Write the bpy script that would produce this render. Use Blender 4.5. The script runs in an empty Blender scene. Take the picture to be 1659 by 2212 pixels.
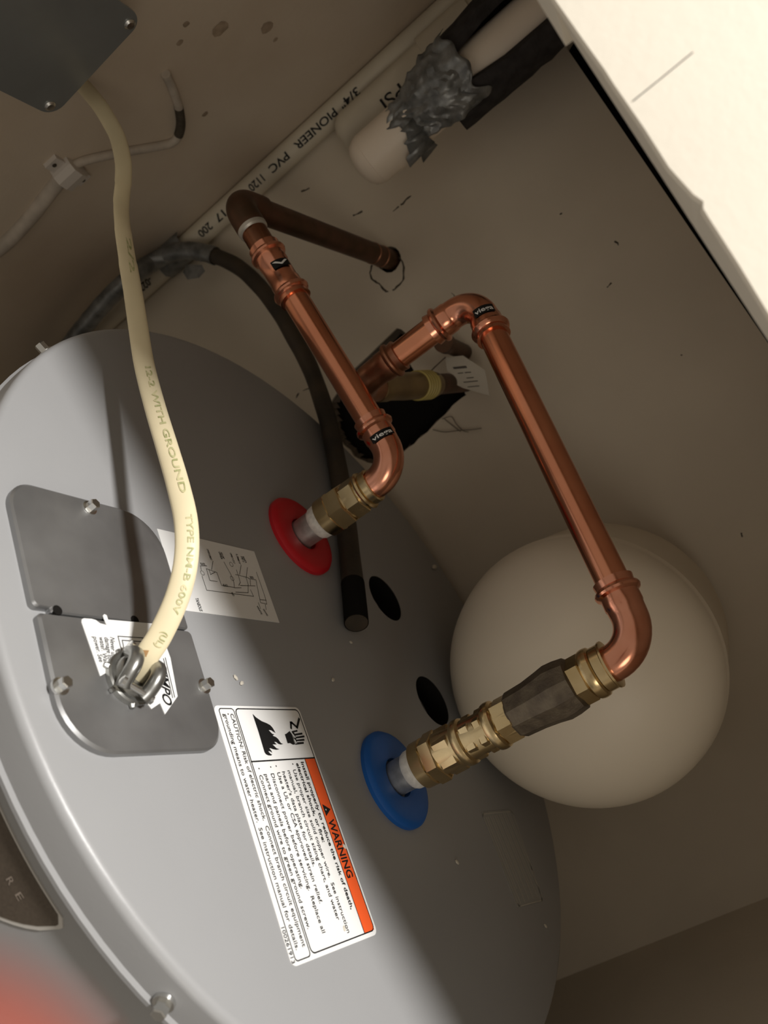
import bpy, bmesh, math, random
from mathutils import Vector, Matrix, noise
from mathutils.geometry import tessellate_polygon

SC = bpy.context.scene
COL = SC.collection
# ---------------------------------------------------------------- camera
# world frame: x along the back wall, y towards it, z up; origin on the heater axis at its top
cam_data = bpy.data.cameras.new('camera')
cam = bpy.data.objects.new('camera', cam_data)
COL.objects.link(cam)
CX = Vector((0.50692, 0.37705, 0.77516)); CY = -Vector((0.84899, -0.06281, -0.52466)); CZ = -Vector((-0.14914, 0.92406, -0.35195))
CAM = Vector((0.02436, -0.57509, 0.30553))
mw = Matrix.Identity(4)
for i in range(3):
    mw[i][0] = CX[i]; mw[i][1] = CY[i]; mw[i][2] = CZ[i]; mw[i][3] = CAM[i]
cam.matrix_world = mw
cam_data.sensor_fit = 'VERTICAL'; cam_data.sensor_height = 24.0
cam_data.lens = 1853.87 / 2212 * 24.0
cam_data.clip_start = 0.005; cam_data.clip_end = 50
cam_data.dof.use_dof = True
cam_data.dof.focus_distance = 0.56
cam_data.dof.aperture_fstop = cam_data.lens / 1000 / 0.0030
SC.camera = cam
# ---------------------------------------------------------------- world, lamp, exposure
SC.view_settings.view_transform = 'Standard'
SC.view_settings.look = 'None'
SC.view_settings.gamma = 1.0
SC.view_settings.use_curve_mapping = False
SC.view_settings.exposure = 0.0
wd = bpy.data.worlds.new('room_light'); SC.world = wd
wd.use_nodes = True
bg = wd.node_tree.nodes['Background']
bg.inputs[0].default_value = (1.0, 0.89, 0.74, 1); bg.inputs[1].default_value = 0.285
ld = bpy.data.lights.new('ceiling_lamp', 'AREA'); ld.shape = 'DISK'; ld.size = 0.15
ld.energy = 23.5; ld.color = (1.0, 0.97, 0.93)
lamp = bpy.data.objects.new('ceiling_lamp', ld); COL.objects.link(lamp)
lamp.location = (0.05, -0.605, 1.30)
lamp.rotation_euler = (0.25, 0, 0)
l2 = bpy.data.lights.new('added_fill', 'AREA'); l2.shape = 'DISK'; l2.size = 0.6  # added fill that brightens the walls from the right, not a known lamp
l2.energy = 2.7; l2.color = (1.0, 0.90, 0.76)
fill_ob = bpy.data.objects.new('added_fill', l2); COL.objects.link(fill_ob)
fill_ob.location = (1.05, -1.45, 0.42)
fill_ob.rotation_euler = (Vector((-.25, 0.25, 0.10)) - fill_ob.location).to_track_quat('-Z', 'Y').to_euler()
# ---------------------------------------------------------------- data measured in metres
D = {"lines": [["Install properly to reduce the risk of death,", [0.08414, -0.09352], [0.17238, -0.09719], 1], ["electrical shock, or fire:", [0.0847, -0.09983], [0.1332, -0.10129], 1], ["Use proper size solid copper wire.  See instruction", [0.0886, -0.10481], [0.18328, -0.10676], 0], ["manual, branch circuit sizing chart, and water", [0.08886, -0.11087], [0.1754, -0.11156], 0], ["heater's data plate for details.", [0.08923, -0.11637], [0.14495, -0.11706], 0], ["Use a UL or CSA approved strain relief.", [0.08952, -0.12148], [0.1645, -0.1218], 0], ["Disconnect power before servicing.  Replace all", [0.08985, -0.12714], [0.17905, -0.12806], 0], ["parts and panels before operating.", [0.08992, -0.13315], [0.15452, -0.1337], 0], ["Connect ground wire to green ground screw.", [0.0902, -0.13798], [0.17476, -0.13901], 0], ["CAUTION: Risk of electric shock.  Connect branch circuit equipment", [0.05263, -0.14666], [0.18205, -0.14704], 0], ["grounding means to water heater.  See instruction manual for details.", [0.05268, -0.15286], [0.18237, -0.15246], 0], ["100261913", [0.17005, -0.15886], [0.18763, -0.15899], 0], ["WARNING", [0.12096, -0.08802], [0.15589, -0.0878], 1]], "bul": [[0.08504, -0.10525], [0.0856, -0.12172], [0.08591, -0.127], [0.08633, -0.13788], [0.05282, -0.1499]], "flame": [[0.05272, -0.12794], [0.05485, -0.12584], [0.05714, -0.12201], [0.05868, -0.11732], [0.05993, -0.11472], [0.06163, -0.11326], [0.06488, -0.1121], [0.06409, -0.11379], [0.06315, -0.1154], [0.06298, -0.11782], [0.06452, -0.11653], [0.06545, -0.11561], [0.06593, -0.11378], [0.06667, -0.11576], [0.06763, -0.11302], [0.06903, -0.1114], [0.07057, -0.11079], [0.07166, -0.10994], [0.07216, -0.10809], [0.07246, -0.11082], [0.0719, -0.11285], [0.0708, -0.11415], [0.07054, -0.11632], [0.07153, -0.11544], [0.07225, -0.11465], [0.07226, -0.11672], [0.07215, -0.11871], [0.07345, -0.11731], [0.07468, -0.1161], [0.07536, -0.11359], [0.07563, -0.11658], [0.07518, -0.11954], [0.07453, -0.12148], [0.07464, -0.12288], [0.07601, -0.12176], [0.07736, -0.12144], [0.07642, -0.12286], [0.07621, -0.12477], [0.07712, -0.1241], [0.07803, -0.12343], [0.07843, -0.12206], [0.07907, -0.12327], [0.07883, -0.12583], [0.07803, -0.12765], [0.07669, -0.12832], [0.06363, -0.12778]], "hand": [[[0.06593, -0.10322], [0.06564, -0.10163], [0.06381, -0.09729], [0.06429, -0.09633], [0.07275, -0.09667], [0.07285, -0.09867], [0.07171, -0.10096], [0.07181, -0.1035]], [[0.06398, -0.09534], [0.06325, -0.08912], [0.06437, -0.08947], [0.0648, -0.09341], [0.06575, -0.09318], [0.06512, -0.08511], [0.06627, -0.08524], [0.06702, -0.09312], [0.0678, -0.09329], [0.067, -0.08386], [0.06821, -0.08402], [0.0689, -0.09339], [0.06975, -0.09369], [0.06928, -0.08512], [0.07048, -0.08537], [0.07069, -0.09361], [0.07141, -0.09375], [0.07134, -0.08675], [0.07253, -0.08726], [0.073, -0.09632]]], "zed": [[0.06183, -0.09479], [0.05843, -0.09324], [0.05843, -0.09226], [0.0615, -0.08843], [0.05585, -0.08321]], "bolt": [[[0.06428, -0.0973], [0.06745, -0.09532], [0.06743, -0.09653], [0.07186, -0.09473]], [[0.0646, -0.09674], [0.06826, -0.09403], [0.06791, -0.09605], [0.07214, -0.09586]]], "wl": [[[-0.05037, -0.13213], [-0.05148, -0.12581]], [[-0.05037, -0.13213], [-0.04734, -0.1326]], [[-0.04246, -0.13381], [-0.03209, -0.13363], [-0.03409, -0.08632]], [[-0.04917, -0.12711], [-0.04028, -0.12739], [-0.04052, -0.12022]], [[-0.04917, -0.12711], [-0.04781, -0.11756], [-0.03805, -0.1171], [-0.03845, -0.10456]], [[-0.04869, -0.12471], [-0.04513, -0.12467], [-0.04779, -0.11946]], [[-0.05653, -0.11775], [-0.04945, -0.12201]], [[-0.05799, -0.10632], [-0.04927, -0.10338], [-0.04325, -0.10284], [-0.03819, -0.10428], [-0.03927, -0.09702]], [[-0.05871, -0.08827], [-0.05025, -0.09371]], [[-0.05791, -0.08196], [-0.04845, -0.08755], [-0.04377, -0.08763], [-0.03617, -0.09113], [-0.03484, -0.10457]], [[-0.04953, -0.09808], [-0.04915, -0.08515]], [[-0.05556, -0.07326], [-0.0422, -0.07317]], [[-0.04847, -0.08546], [-0.04857, -0.07699], [-0.03244, -0.08041]], [[-0.0411, -0.09701], [-0.04333, -0.08031]], [[-0.0422, -0.07317], [-0.03464, -0.07338], [-0.02957, -0.07414], [-0.02993, -0.08076], [-0.03244, -0.08041], [-0.03276, -0.07344]], [[-0.02958, -0.08345], [-0.02473, -0.08326]], [[-0.029, -0.07612], [-0.02486, -0.07729]], [[-0.0537, -0.09542], [-0.04996, -0.09546], [-0.04373, -0.09582], [-0.04084, -0.09873]], [[-0.04816, -0.08352], [-0.04284, -0.08557]], [[-0.03918, -0.08727], [-0.03409, -0.08632]]], "wt": [["LOWER ELEMENT", [-0.06572, -0.11931], [-0.05722, -0.11898]], ["UPPER", [-0.06581, -0.10772], [-0.05995, -0.10745]], ["HIGH LIMIT", [-0.06588, -0.10572], [-0.06068, -0.10517]], ["UPPER T-STAT", [-0.06721, -0.09557], [-0.05874, -0.09522]], ["LIMIT", [-0.06753, -0.08888], [-0.05916, -0.08931]], ["240 V", [-0.0668, -0.08421], [-0.06197, -0.08431]], ["RED", [-0.0668, -0.08254], [-0.06185, -0.08142]], ["BLACK", [-0.05215, -0.13142], [-0.05261, -0.12683]], ["BLACK", [-0.03861, -0.11534], [-0.03892, -0.1106]], ["RED", [-0.04986, -0.08274], [-0.05018, -0.07879]], ["RED", [-0.03392, -0.10889], [-0.03143, -0.10765]], ["WHITE", [-0.02681, -0.08602], [-0.0204, -0.08408]], ["GROUND", [-0.02512, -0.08013], [-0.0199, -0.07801]], ["TANEOUS", [-0.02472, -0.14575], [-0.0154, -0.14526]]], "wcirc": [[-0.04502, -0.13243], [-0.0456, -0.10339], [-0.05744, -0.09902]], "imp": [[0.00528, -0.24531], [0.00367, -0.24471], [0.00299, -0.24329], [0.0027, -0.23837], [0.00317, -0.23561], [0.00476, -0.23344], [0.00536, -0.22919], [0.00122, -0.23007], [-0.00028, -0.22994], [-0.00116, -0.22879], [-0.00068, -0.22743], [0.00196, -0.22719], [0.0008, -0.19418], [0.00163, -0.19141], [0.00382, -0.19067], [0.02176, -0.18896], [0.04493, -0.19197], [0.05539, -0.20492], [0.04912, -0.20623], [0.05249, -0.21336], [0.04071, -0.2205], [0.03133, -0.23358], [0.0353, -0.24184]], "impt": [["Never use h", [0.01282, -0.22769], [0.02776, -0.23078], 0], ["damage to it", [0.01302, -0.23159], [0.0283, -0.23298], 0], ["water. Wait", [0.01313, -0.23513], [0.02874, -0.23617], 0], ["power. See", [0.01335, -0.23916], [0.02757, -0.23891], 0], ["IMPO", [0.03094, -0.19793], [0.04953, -0.20104], 1], ["In", [0.01829, -0.20812], [0.02098, -0.20849], 0]], "impl": [[[0.01149, -0.22351], [0.01064, -0.1972]], [[0.01149, -0.22351], [0.02441, -0.22383]], [[0.01371, -0.22133], [0.01309, -0.20068]], [[0.01371, -0.22133], [0.02402, -0.2219]], [[0.02205, -0.19313], [0.04552, -0.19453]], [[0.0227, -0.1947], [0.04582, -0.19617]]], "third": [[0.13481, 0.11684], [0.13781, 0.17666], [0.21173, 0.15968], [0.20746, 0.10896]], "hole": [[-0.25878, -0.0196], [-0.274, 0.02228], [-0.28056, 0.09069], [-0.26802, 0.09679], [-0.24699, 0.08051], [-0.22234, 0.08316], [-0.1932, 0.10221], [-0.18221, 0.11801], [-0.17382, 0.11629], [-0.17477, 0.10274], [-0.17029, 0.08552], [-0.16486, 0.04582], [-0.16237, 0.02278], [-0.16387, -0.004], [-0.17681, -0.02112], [-0.19177, -0.02975], [-0.21663, -0.03414], [-0.2384, -0.02886]], "cable": [[-0.03398, -0.21689, -0.00217], [-0.0362, -0.21859, 0.00708], [-0.04068, -0.21807, 0.01744], [-0.04659, -0.21317, 0.02714], [-0.05921, -0.20541, 0.04148], [-0.07436, -0.19831, 0.05235], [-0.09296, -0.19039, 0.05828], [-0.11639, -0.1782, 0.0576], [-0.14357, -0.16246, 0.05361], [-0.17732, -0.1429, 0.04826], [-0.21291, -0.123, 0.04453], [-0.24575, -0.10389, 0.04329], [-0.28079, -0.08382, 0.04264], [-0.31273, -0.06726, 0.04281], [-0.34456, -0.05212, 0.04493], [-0.36865, -0.03896, 0.04704], [-0.38752, -0.02912, 0.05247], [-0.40751, -0.01977, 0.05708], [-0.43487, -0.00762, 0.05797], [-0.45589, -0.00084, 0.05626], [-0.47911, 0.00509, 0.05324], [-0.50228, 0.01027, 0.04825], [-0.5251, 0.01515, 0.04231]], "hose": [[-0.01239, 0.02346, 0.011], [-0.03212, 0.04422, 0.0105], [-0.07901, 0.08915, 0.0105], [-0.12834, 0.13435, 0.0105], [-0.17353, 0.17009, 0.011], [-0.21619, 0.19569, 0.013], [-0.27067, 0.226, 0.01151], [-0.31019, 0.238, 0.00941], [-0.35477, 0.25, 0.00577], [-0.39742, 0.262, -0.00305], [-0.43622, 0.272, -0.01646], [-0.46812, 0.277, -0.03569], [-0.49093, 0.278, -0.05516], [-0.5063, 0.278, -0.07727], [-0.51493, 0.276, -0.10364], [-0.5, 0.24557, -0.12515], [-0.5, 0.24447, -0.1602], [-0.5, 0.2517, -0.20491], [-0.5, 0.26115, -0.2494], [-0.5, 0.29152, -0.33348]], "wc": [[-0.5265, 0.08242, -0.18864], [-0.5265, 0.09438, -0.15869], [-0.5265, 0.09504, -0.11504], [-0.5265, 0.08913, -0.06885], [-0.5265, 0.08731, -0.04949], [-0.5265, 0.09197, -0.03076], [-0.5265, 0.11752, -0.00666], [-0.5265, 0.14836, 0.01774], [-0.5265, 0.16429, 0.03381], [-0.5265, 0.15628, 0.05078], [-0.5265, 0.13414, 0.0673], [-0.5265, 0.10943, 0.08001], [-0.5265, 0.0911, 0.08762]], "E2c": [-0.18325, 0.08745, 0.2115], "E2h": [-0.371, 0.06607, 0.09], "stubend": [-0.34904, 0.315, 0.12365], "crumbs": [[-0.03379, 0.26807, 0.001], [-0.00189, 0.01963, 0.001], [0.26054, 0.06531, 0.001], [0.1059, -0.12087, 0.001], [0.01627, -0.03351, 0.001], [0.1709, -0.00782, 0.001], [-0.00896, -0.13266, 0.001], [0.138, -0.15917, 0.001], [-0.01354, -0.13536, 0.001]], "hf": [[-0.15063, -0.25, 0.34065], [-0.11656, -0.25, 0.34073], [-0.07303, -0.25, 0.33976], [-0.05993, -0.25, 0.34069], [-0.05576, -0.25, 0.34204], [-0.05374, -0.25, 0.34079], [-0.00878, -0.25, 0.33861]], "hb": [[-0.17075, -0.22, 0.33979], [-0.14755, -0.22, 0.33867], [-0.14733, -0.22, 0.34199], [-0.00387, -0.22, 0.3375]], "wtop": [[-0.40197, 0.315, 0.38187], [-0.40593, 0.315, 0.38928], [-0.0457, 0.315, 0.38151]], "marks": [[[-0.47937, 0.315, 0.07995], [-0.4747, 0.315, 0.0896]], [[-0.41602, 0.315, 0.11571], [-0.41185, 0.315, 0.12641]], [[-0.38932, 0.315, 0.15647], [-0.39002, 0.315, 0.16339]], [[-0.38913, 0.315, 0.16603], [-0.38866, 0.315, 0.18045]], [[-0.27526, 0.315, 0.16145], [-0.26979, 0.315, 0.16223]], [[-0.18089, 0.315, 0.29347], [-0.182, 0.315, 0.2995]], [[-0.2714, 0.315, 0.29631], [-0.271, 0.315, 0.29826]], [[-0.21376, 0.315, 0.32477], [-0.20903, 0.315, 0.32496]], [[-0.28882, 0.315, -0.05392], [-0.29065, 0.315, -0.04908]], [[-0.28944, 0.315, -0.04266], [-0.28809, 0.315, -0.03421]], [[-0.28761, 0.315, -0.03167], [-0.28633, 0.315, -0.0197]], [[-0.08434, 0.315, 0.31586], [-0.0827, 0.315, 0.31584]], [[0.09237, 0.315, 0.27175], [0.09562, 0.315, 0.27023]]], "ring": [[-0.35583, 0.315, 0.10435], [-0.35003, 0.315, 0.09788], [-0.34352, 0.315, 0.09561], [-0.33464, 0.315, 0.09976], [-0.32321, 0.315, 0.10152], [-0.32037, 0.315, 0.1036], None, [-0.31789, 0.315, 0.10853], [-0.3188, 0.315, 0.12212], [-0.32549, 0.315, 0.12971], [-0.33481, 0.315, 0.13385], [-0.34372, 0.315, 0.13449]], "fiber": [[[-0.16709, 0.31, 0.08102], [-0.16331, 0.31, 0.09102], [-0.15418, 0.31, 0.0913], [-0.14364, 0.31, 0.09373], [-0.13898, 0.31, 0.09806]], [[-0.16335, 0.31, 0.06605], [-0.15394, 0.31, 0.07564], [-0.14651, 0.31, 0.08944], [-0.13877, 0.31, 0.10279], [-0.13434, 0.31, 0.11204]], [[-0.16562, 0.31, 0.0832], [-0.15003, 0.31, 0.08863], [-0.14425, 0.31, 0.09105]]], "lmarks": [[[-0.53, 0.10416, 0.14882], 0.012], [[-0.53, 0.1461, 0.17773], 0.01], [[-0.53, 0.07116, 0.13345], 0.005], [[-0.53, 0.08074, 0.11709], 0.005], [[-0.53, 0.17235, 0.07463], 0.005], [[-0.53, 0.16665, 0.17439], 0.004]], "tag": [[-0.20911, 0.27, 0.12812], [-0.19977, 0.27, 0.14438], [-0.1738, 0.27, 0.15532], [-0.14966, 0.27, 0.14552], [-0.17232, 0.27, 0.12669], [-0.18767, 0.27, 0.1178]], "pencil": [[-0.10051, -0.25, 0.34359], [-0.10064, -0.25, 0.35517], [-0.10091, -0.25, 0.36742]], "coup": [0.604, 0.81], "ringq": 0.0354, "supply": [-0.18599, 0.315, 0.1229], "pipe_stub": [[-0.21368, 0.315, 0.13891], [-0.21584, 0.245, 0.13931]], "tank": [0.113, 0, 0.1136, 0.1122, 0.137, 0.08], "tapez": -0.0901, "tapetab": [[-0.47598, 0.27, -0.07781], [-0.48018, 0.27, -0.06956], [-0.46702, 0.27, -0.05261], [-0.45833, 0.27, -0.05323], [-0.45727, 0.27, -0.06377], [-0.46516, 0.27, -0.07748]], "pvcface": [0.53976, -0.87589], "pvctext2": [["3/4\"", 0.19853, 0.17327], ["PIONEER", 0.16616, 0.1075], ["PVC", 0.09581, 0.06905], ["1120", 0.05795, 0.03756], ["17", -0.00344, -0.01672], ["200", -0.02524, -0.04415], ["-0221", -0.12702, -0.15051]], "p2": [-0.47602, 0.2895, 0.1663], "p2coup": 0.2738, "p2face": [0.50038, -0.86459], "p2text": [0.28059, 0.21325], "p3": [-0.41235, 0.24, 0.16106], "slit": -1.43, "flap": 3.3, "tapea": -2.2, "tapeb": -0.4, "twist": [0, 0, 0, 0, 0, 0, 0, 0, 0, 0, 0, 0, 0.15, 0.4, 0.55, 0.4, 0.2, 0.1, 0.1, 0.1, 0.1, 0.1, 0.1, 0.1, 0.1], "cabtext": [["TYPE NM-B 600V", 0.0989, 0.0457], ["(UL)", 0.0354, 0.0271], ["12-2 WITH GROUND", 0.2293, 0.1135], ["2/2", 0.3689, 0.3298]], "jb": [-0.126, -0.0255, 0.028, 0.131], "jbcover": [[-0.128, 0.026, 0.012], [-0.0235, 0.026, 0.013], [-0.0235, 0.133, 0.013], [-0.128, 0.133, 0.012]], "jbscrew": [[-0.0305, 0.1235], [-0.0335, 0.0335]], "clip": [0.089, -0.046, 1.5]}
PHI = math.radians(18)
ZF = -1.25       # floor
WY = 0.315       # back wall
UL = -0.53; UR = 0.408

# ---------------------------------------------------------------- materials
def mat(name, color, rough=0.5, metal=0.0, noise_amt=0.0, noise_scale=40, bump=0.0, bump_scale=200, spec=0.5, color2=None, coat=0.0, subsurface=0.0, rough_var=0.0):
    m = bpy.data.materials.new(name); m.use_nodes = True
    nt = m.node_tree; b = nt.nodes['Principled BSDF']
    b.inputs['Base Color'].default_value = (*color, 1); b.inputs['Roughness'].default_value = rough
    b.inputs['Metallic'].default_value = metal; b.inputs['Specular IOR Level'].default_value = spec
    if coat: b.inputs['Coat Weight'].default_value = coat; b.inputs['Coat Roughness'].default_value = 0.15
    if subsurface:
        b.inputs['Subsurface Weight'].default_value = subsurface; b.inputs['Subsurface Scale'].default_value = 0.01
    tc = nt.nodes.new('ShaderNodeTexCoord')
    if noise_amt or color2:
        n = nt.nodes.new('ShaderNodeTexNoise'); n.inputs['Scale'].default_value = noise_scale; n.inputs['Detail'].default_value = 5
        nt.links.new(tc.outputs['Object'], n.inputs['Vector'])
        r = nt.nodes.new('ShaderNodeValToRGB')
        c2 = color2 if color2 else tuple(max(0, c * (1 - noise_amt)) for c in color)
        r.color_ramp.elements[0].position = 0.35; r.color_ramp.elements[1].position = 0.65
        r.color_ramp.elements[0].color = (*c2, 1); r.color_ramp.elements[1].color = (*color, 1)
        nt.links.new(n.outputs[0], r.inputs[0]); nt.links.new(r.outputs[0], b.inputs['Base Color'])
        if rough_var:
            mr = nt.nodes.new('ShaderNodeMapRange'); mr.inputs['To Min'].default_value = rough - rough_var; mr.inputs['To Max'].default_value = rough + rough_var
            nt.links.new(n.outputs[0], mr.inputs['Value']); nt.links.new(mr.outputs[0], b.inputs['Roughness'])
    if bump:
        n2 = nt.nodes.new('ShaderNodeTexNoise'); n2.inputs['Scale'].default_value = bump_scale; n2.inputs['Detail'].default_value = 4
        nt.links.new(tc.outputs['Object'], n2.inputs['Vector'])
        bp = nt.nodes.new('ShaderNodeBump'); bp.inputs['Strength'].default_value = bump; bp.inputs['Distance'].default_value = 0.001
        nt.links.new(n2.outputs[0], bp.inputs['Height']); nt.links.new(bp.outputs[0], b.inputs['Normal'])
    return m

M = {
 'wall': mat('wall_paint', (0.70, 0.625, 0.515), 0.85, noise_amt=0.07, noise_scale=9, bump=0.15, bump_scale=300, spec=0.2),
 'stained': mat('stained_wall_paint', (0.70, 0.61, 0.50), 0.85, color2=(0.61, 0.51, 0.40), noise_scale=6, bump=0.2, bump_scale=250, spec=0.2),
 'white_wall': mat('white_drywall_paint', (0.94, 0.88, 0.76), 0.8, noise_amt=0.04, noise_scale=10, bump=0.1, bump_scale=200, spec=0.2),
 'core': mat('gypsum_edge', (0.50, 0.44, 0.36), 0.9, noise_amt=0.3, noise_scale=120),
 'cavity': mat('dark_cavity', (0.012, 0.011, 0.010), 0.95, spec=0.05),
 'floor': mat('floor_concrete', (0.32, 0.30, 0.28), 0.8, noise_amt=0.2, noise_scale=8),
 'heater': mat('grey_enamel', (0.34, 0.343, 0.35), 0.38, noise_amt=0.03, noise_scale=12, bump=0.05, bump_scale=500),
 'steel': mat('cover_steel', (0.35, 0.35, 0.35), 0.40, metal=0.75, noise_amt=0.2, noise_scale=22, rough_var=0.10),
 'zinc': mat('bright_zinc', (0.75, 0.75, 0.73), 0.25, metal=1.0),
 'galv': mat('galvanised_nipple', (0.62, 0.63, 0.62), 0.42, metal=0.8, noise_amt=0.35, noise_scale=120),
 'badge': mat('badge_brown', (0.10, 0.078, 0.058), 0.55, noise_amt=0.2, noise_scale=600),
 'badge_rim': mat('badge_silver', (0.55, 0.53, 0.5), 0.4),
 'badge_text': mat('badge_lettering', (0.30, 0.25, 0.21), 0.5),
 'label': mat('label_white', (0.86, 0.86, 0.85), 0.42, spec=0.4),
 'ink': mat('label_ink', (0.012, 0.012, 0.012), 0.5, spec=0.2),
 'faint': mat('faint_ink', (0.10, 0.09, 0.08), 0.6, spec=0.2),
 'orange': mat('label_orange', (0.86, 0.115, 0.025), 0.45, spec=0.3),
 'greylabel': mat('clear_label', (0.36, 0.36, 0.35), 0.5),
 'greyink': mat('clear_label_print', (0.52, 0.50, 0.45), 0.5),
 'red': mat('red_plastic', (0.56, 0.008, 0.018), 0.45, noise_amt=0.05),
 'blue': mat('blue_plastic', (0.006, 0.115, 0.47), 0.45, noise_amt=0.05),
 'ptfe': mat('white_thread_tape', (0.85, 0.84, 0.80), 0.7, noise_amt=0.2, noise_scale=300),
 'copper': mat('new_copper', (0.82, 0.35, 0.205), 0.20, metal=1.0, color2=(0.74, 0.29, 0.165), noise_scale=30, rough_var=0.07),
 'copper_fit': mat('copper_fitting', (0.86, 0.40, 0.27), 0.20, metal=1.0, color2=(0.76, 0.32, 0.20), noise_scale=60, rough_var=0.08),
 'copper_dull': mat('dull_copper', (0.50, 0.24, 0.15), 0.36, metal=1.0, color2=(0.36, 0.17, 0.10), noise_scale=40),
 'copper_old': mat('tarnished_copper', (0.17, 0.085, 0.055), 0.48, metal=0.75, color2=(0.10, 0.06, 0.035), noise_scale=45),
 'solder': mat('solder_ring', (0.66, 0.63, 0.57), 0.4, metal=0.5, noise_amt=0.2),
 'brass': mat('brass', (0.72, 0.57, 0.33), 0.24, metal=1.0, color2=(0.62, 0.47, 0.25), noise_scale=60, rough_var=0.08),
 'brass_old': mat('aged_brass', (0.36, 0.27, 0.14), 0.38, metal=1.0, color2=(0.27, 0.20, 0.11), noise_scale=40),
 'bronze': mat('dark_cast_bronze', (0.20, 0.165, 0.12), 0.5, metal=0.8, color2=(0.13, 0.105, 0.08), noise_scale=120, bump=0.3, bump_scale=600),
 'pvc': mat('pvc_cream', (0.72, 0.66, 0.54), 0.45, noise_amt=0.08, noise_scale=20),
 'cap': mat('cap_white', (0.93, 0.82, 0.69), 0.4, noise_amt=0.05, noise_scale=20),
 'foam': mat('black_foam', (0.055, 0.05, 0.05), 0.9, noise_amt=0.4, noise_scale=80, bump=0.5, bump_scale=300, spec=0.2),
 'duct': mat('duct_tape', (0.30, 0.31, 0.31), 0.36, metal=0.4, color2=(0.13, 0.135, 0.135), noise_scale=70, bump=0.4, bump_scale=160),
 'hose': mat('brown_hose', (0.060, 0.043, 0.027), 0.6, color2=(0.03, 0.024, 0.018), noise_scale=30, bump=0.3, bump_scale=300),
 'romex': mat('cream_cable_jacket', (0.80, 0.70, 0.47), 0.45, noise_amt=0.07, noise_scale=30),
 'romex_ink': mat('green_cable_print', (0.32, 0.34, 0.14), 0.6, color2=(0.66, 0.60, 0.36), noise_scale=260),
 'kraft': mat('kraft_paper', (0.52, 0.30, 0.13), 0.8, noise_amt=0.2),
 'box': mat('box_steel', (0.27, 0.285, 0.285), 0.33, metal=0.35, noise_amt=0.08, noise_scale=30),
 'wirewhite': mat('painted_cable', (0.60, 0.53, 0.45), 0.7, noise_amt=0.25, noise_scale=60),
 'clip': mat('cable_clip_white', (0.66, 0.61, 0.56), 0.5),
 'tank': mat('cream_tank_enamel', (0.86, 0.77, 0.63), 0.42, noise_amt=0.03, noise_scale=6, spec=0.35),
 'clamp': mat('zinc_clamp', (0.42, 0.42, 0.40), 0.3, metal=0.9, noise_amt=0.3, noise_scale=120),
 'paper': mat('paper_tag', (0.62, 0.58, 0.50), 0.8),
 'dirt': mat('dark_grime', (0.10, 0.085, 0.066), 0.9, noise_amt=0.3, noise_scale=200, spec=0.1),
 'stain': mat('brown_stain', (0.46, 0.36, 0.265), 0.9, noise_amt=0.35, noise_scale=90, spec=0.1),
 'crumb': mat('plaster_crumb', (0.62, 0.58, 0.50), 0.9),
 'yellow': mat('yellow_plastic', (0.52, 0.43, 0.13), 0.45),
 'fur': mat('frayed_fibre', (0.16, 0.13, 0.10), 0.9),
 'skin': mat('light_through_skin', (0.165, 0.050, 0.039), 0.7, spec=0.2),  # red of light passing through the finger is put into this colour
}

# ---------------------------------------------------------------- builders
def link(o, parent=None, loc=None):
    COL.objects.link(o)
    if parent: o.parent = parent
    if loc is not None: o.location = loc
    return o

def obj(name, bm, m, parent=None, smooth=True, angle=35, label=None):
    """link a bmesh (world or local coordinates) as one mesh object; a child is shifted back by its root's location"""
    me = bpy.data.meshes.new(name)
    bmesh.ops.recalc_face_normals(bm, faces=bm.faces)
    bm.to_mesh(me); bm.free()
    me.materials.append(m)
    if smooth:
        me.polygons.foreach_set('use_smooth', [True] * len(me.polygons))
        me.set_sharp_from_angle(angle=math.radians(angle))
    o = bpy.data.objects.new(name, me)
    COL.objects.link(o)
    if parent:
        o.parent = parent
        r = parent
        off = Vector(parent.get('_off', (0, 0, 0)))
        o.location = off
        o['_off'] = (0, 0, 0)
    if label: o['label'] = label
    return o

def thing(name, label, cat, loc=(0, 0, 0), rotz=0.0, group=None):
    o = bpy.data.objects.new(name, None); COL.objects.link(o)
    o.empty_display_size = 0.05
    o.location = loc; o.rotation_euler = (0, 0, rotz)
    o['label'] = label; o['category'] = cat
    if group: o['group'] = group
    o['_off'] = tuple(-Vector(loc))
    return o

def tag(o, label, cat, group=None):
    o['label'] = label; o['category'] = cat
    if group: o['group'] = group
    return o

def struct(o):
    o['kind'] = 'structure'; return o

def frame_of(d, up=None):
    d = d.normalized()
    a = Vector(up) if up is not None else (Vector((0, 0, 1)) if abs(d.z) < 0.9 else Vector((0, 1, 0)))
    x = a - d * a.dot(d); x.normalize()
    return x, d.cross(x)

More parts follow.
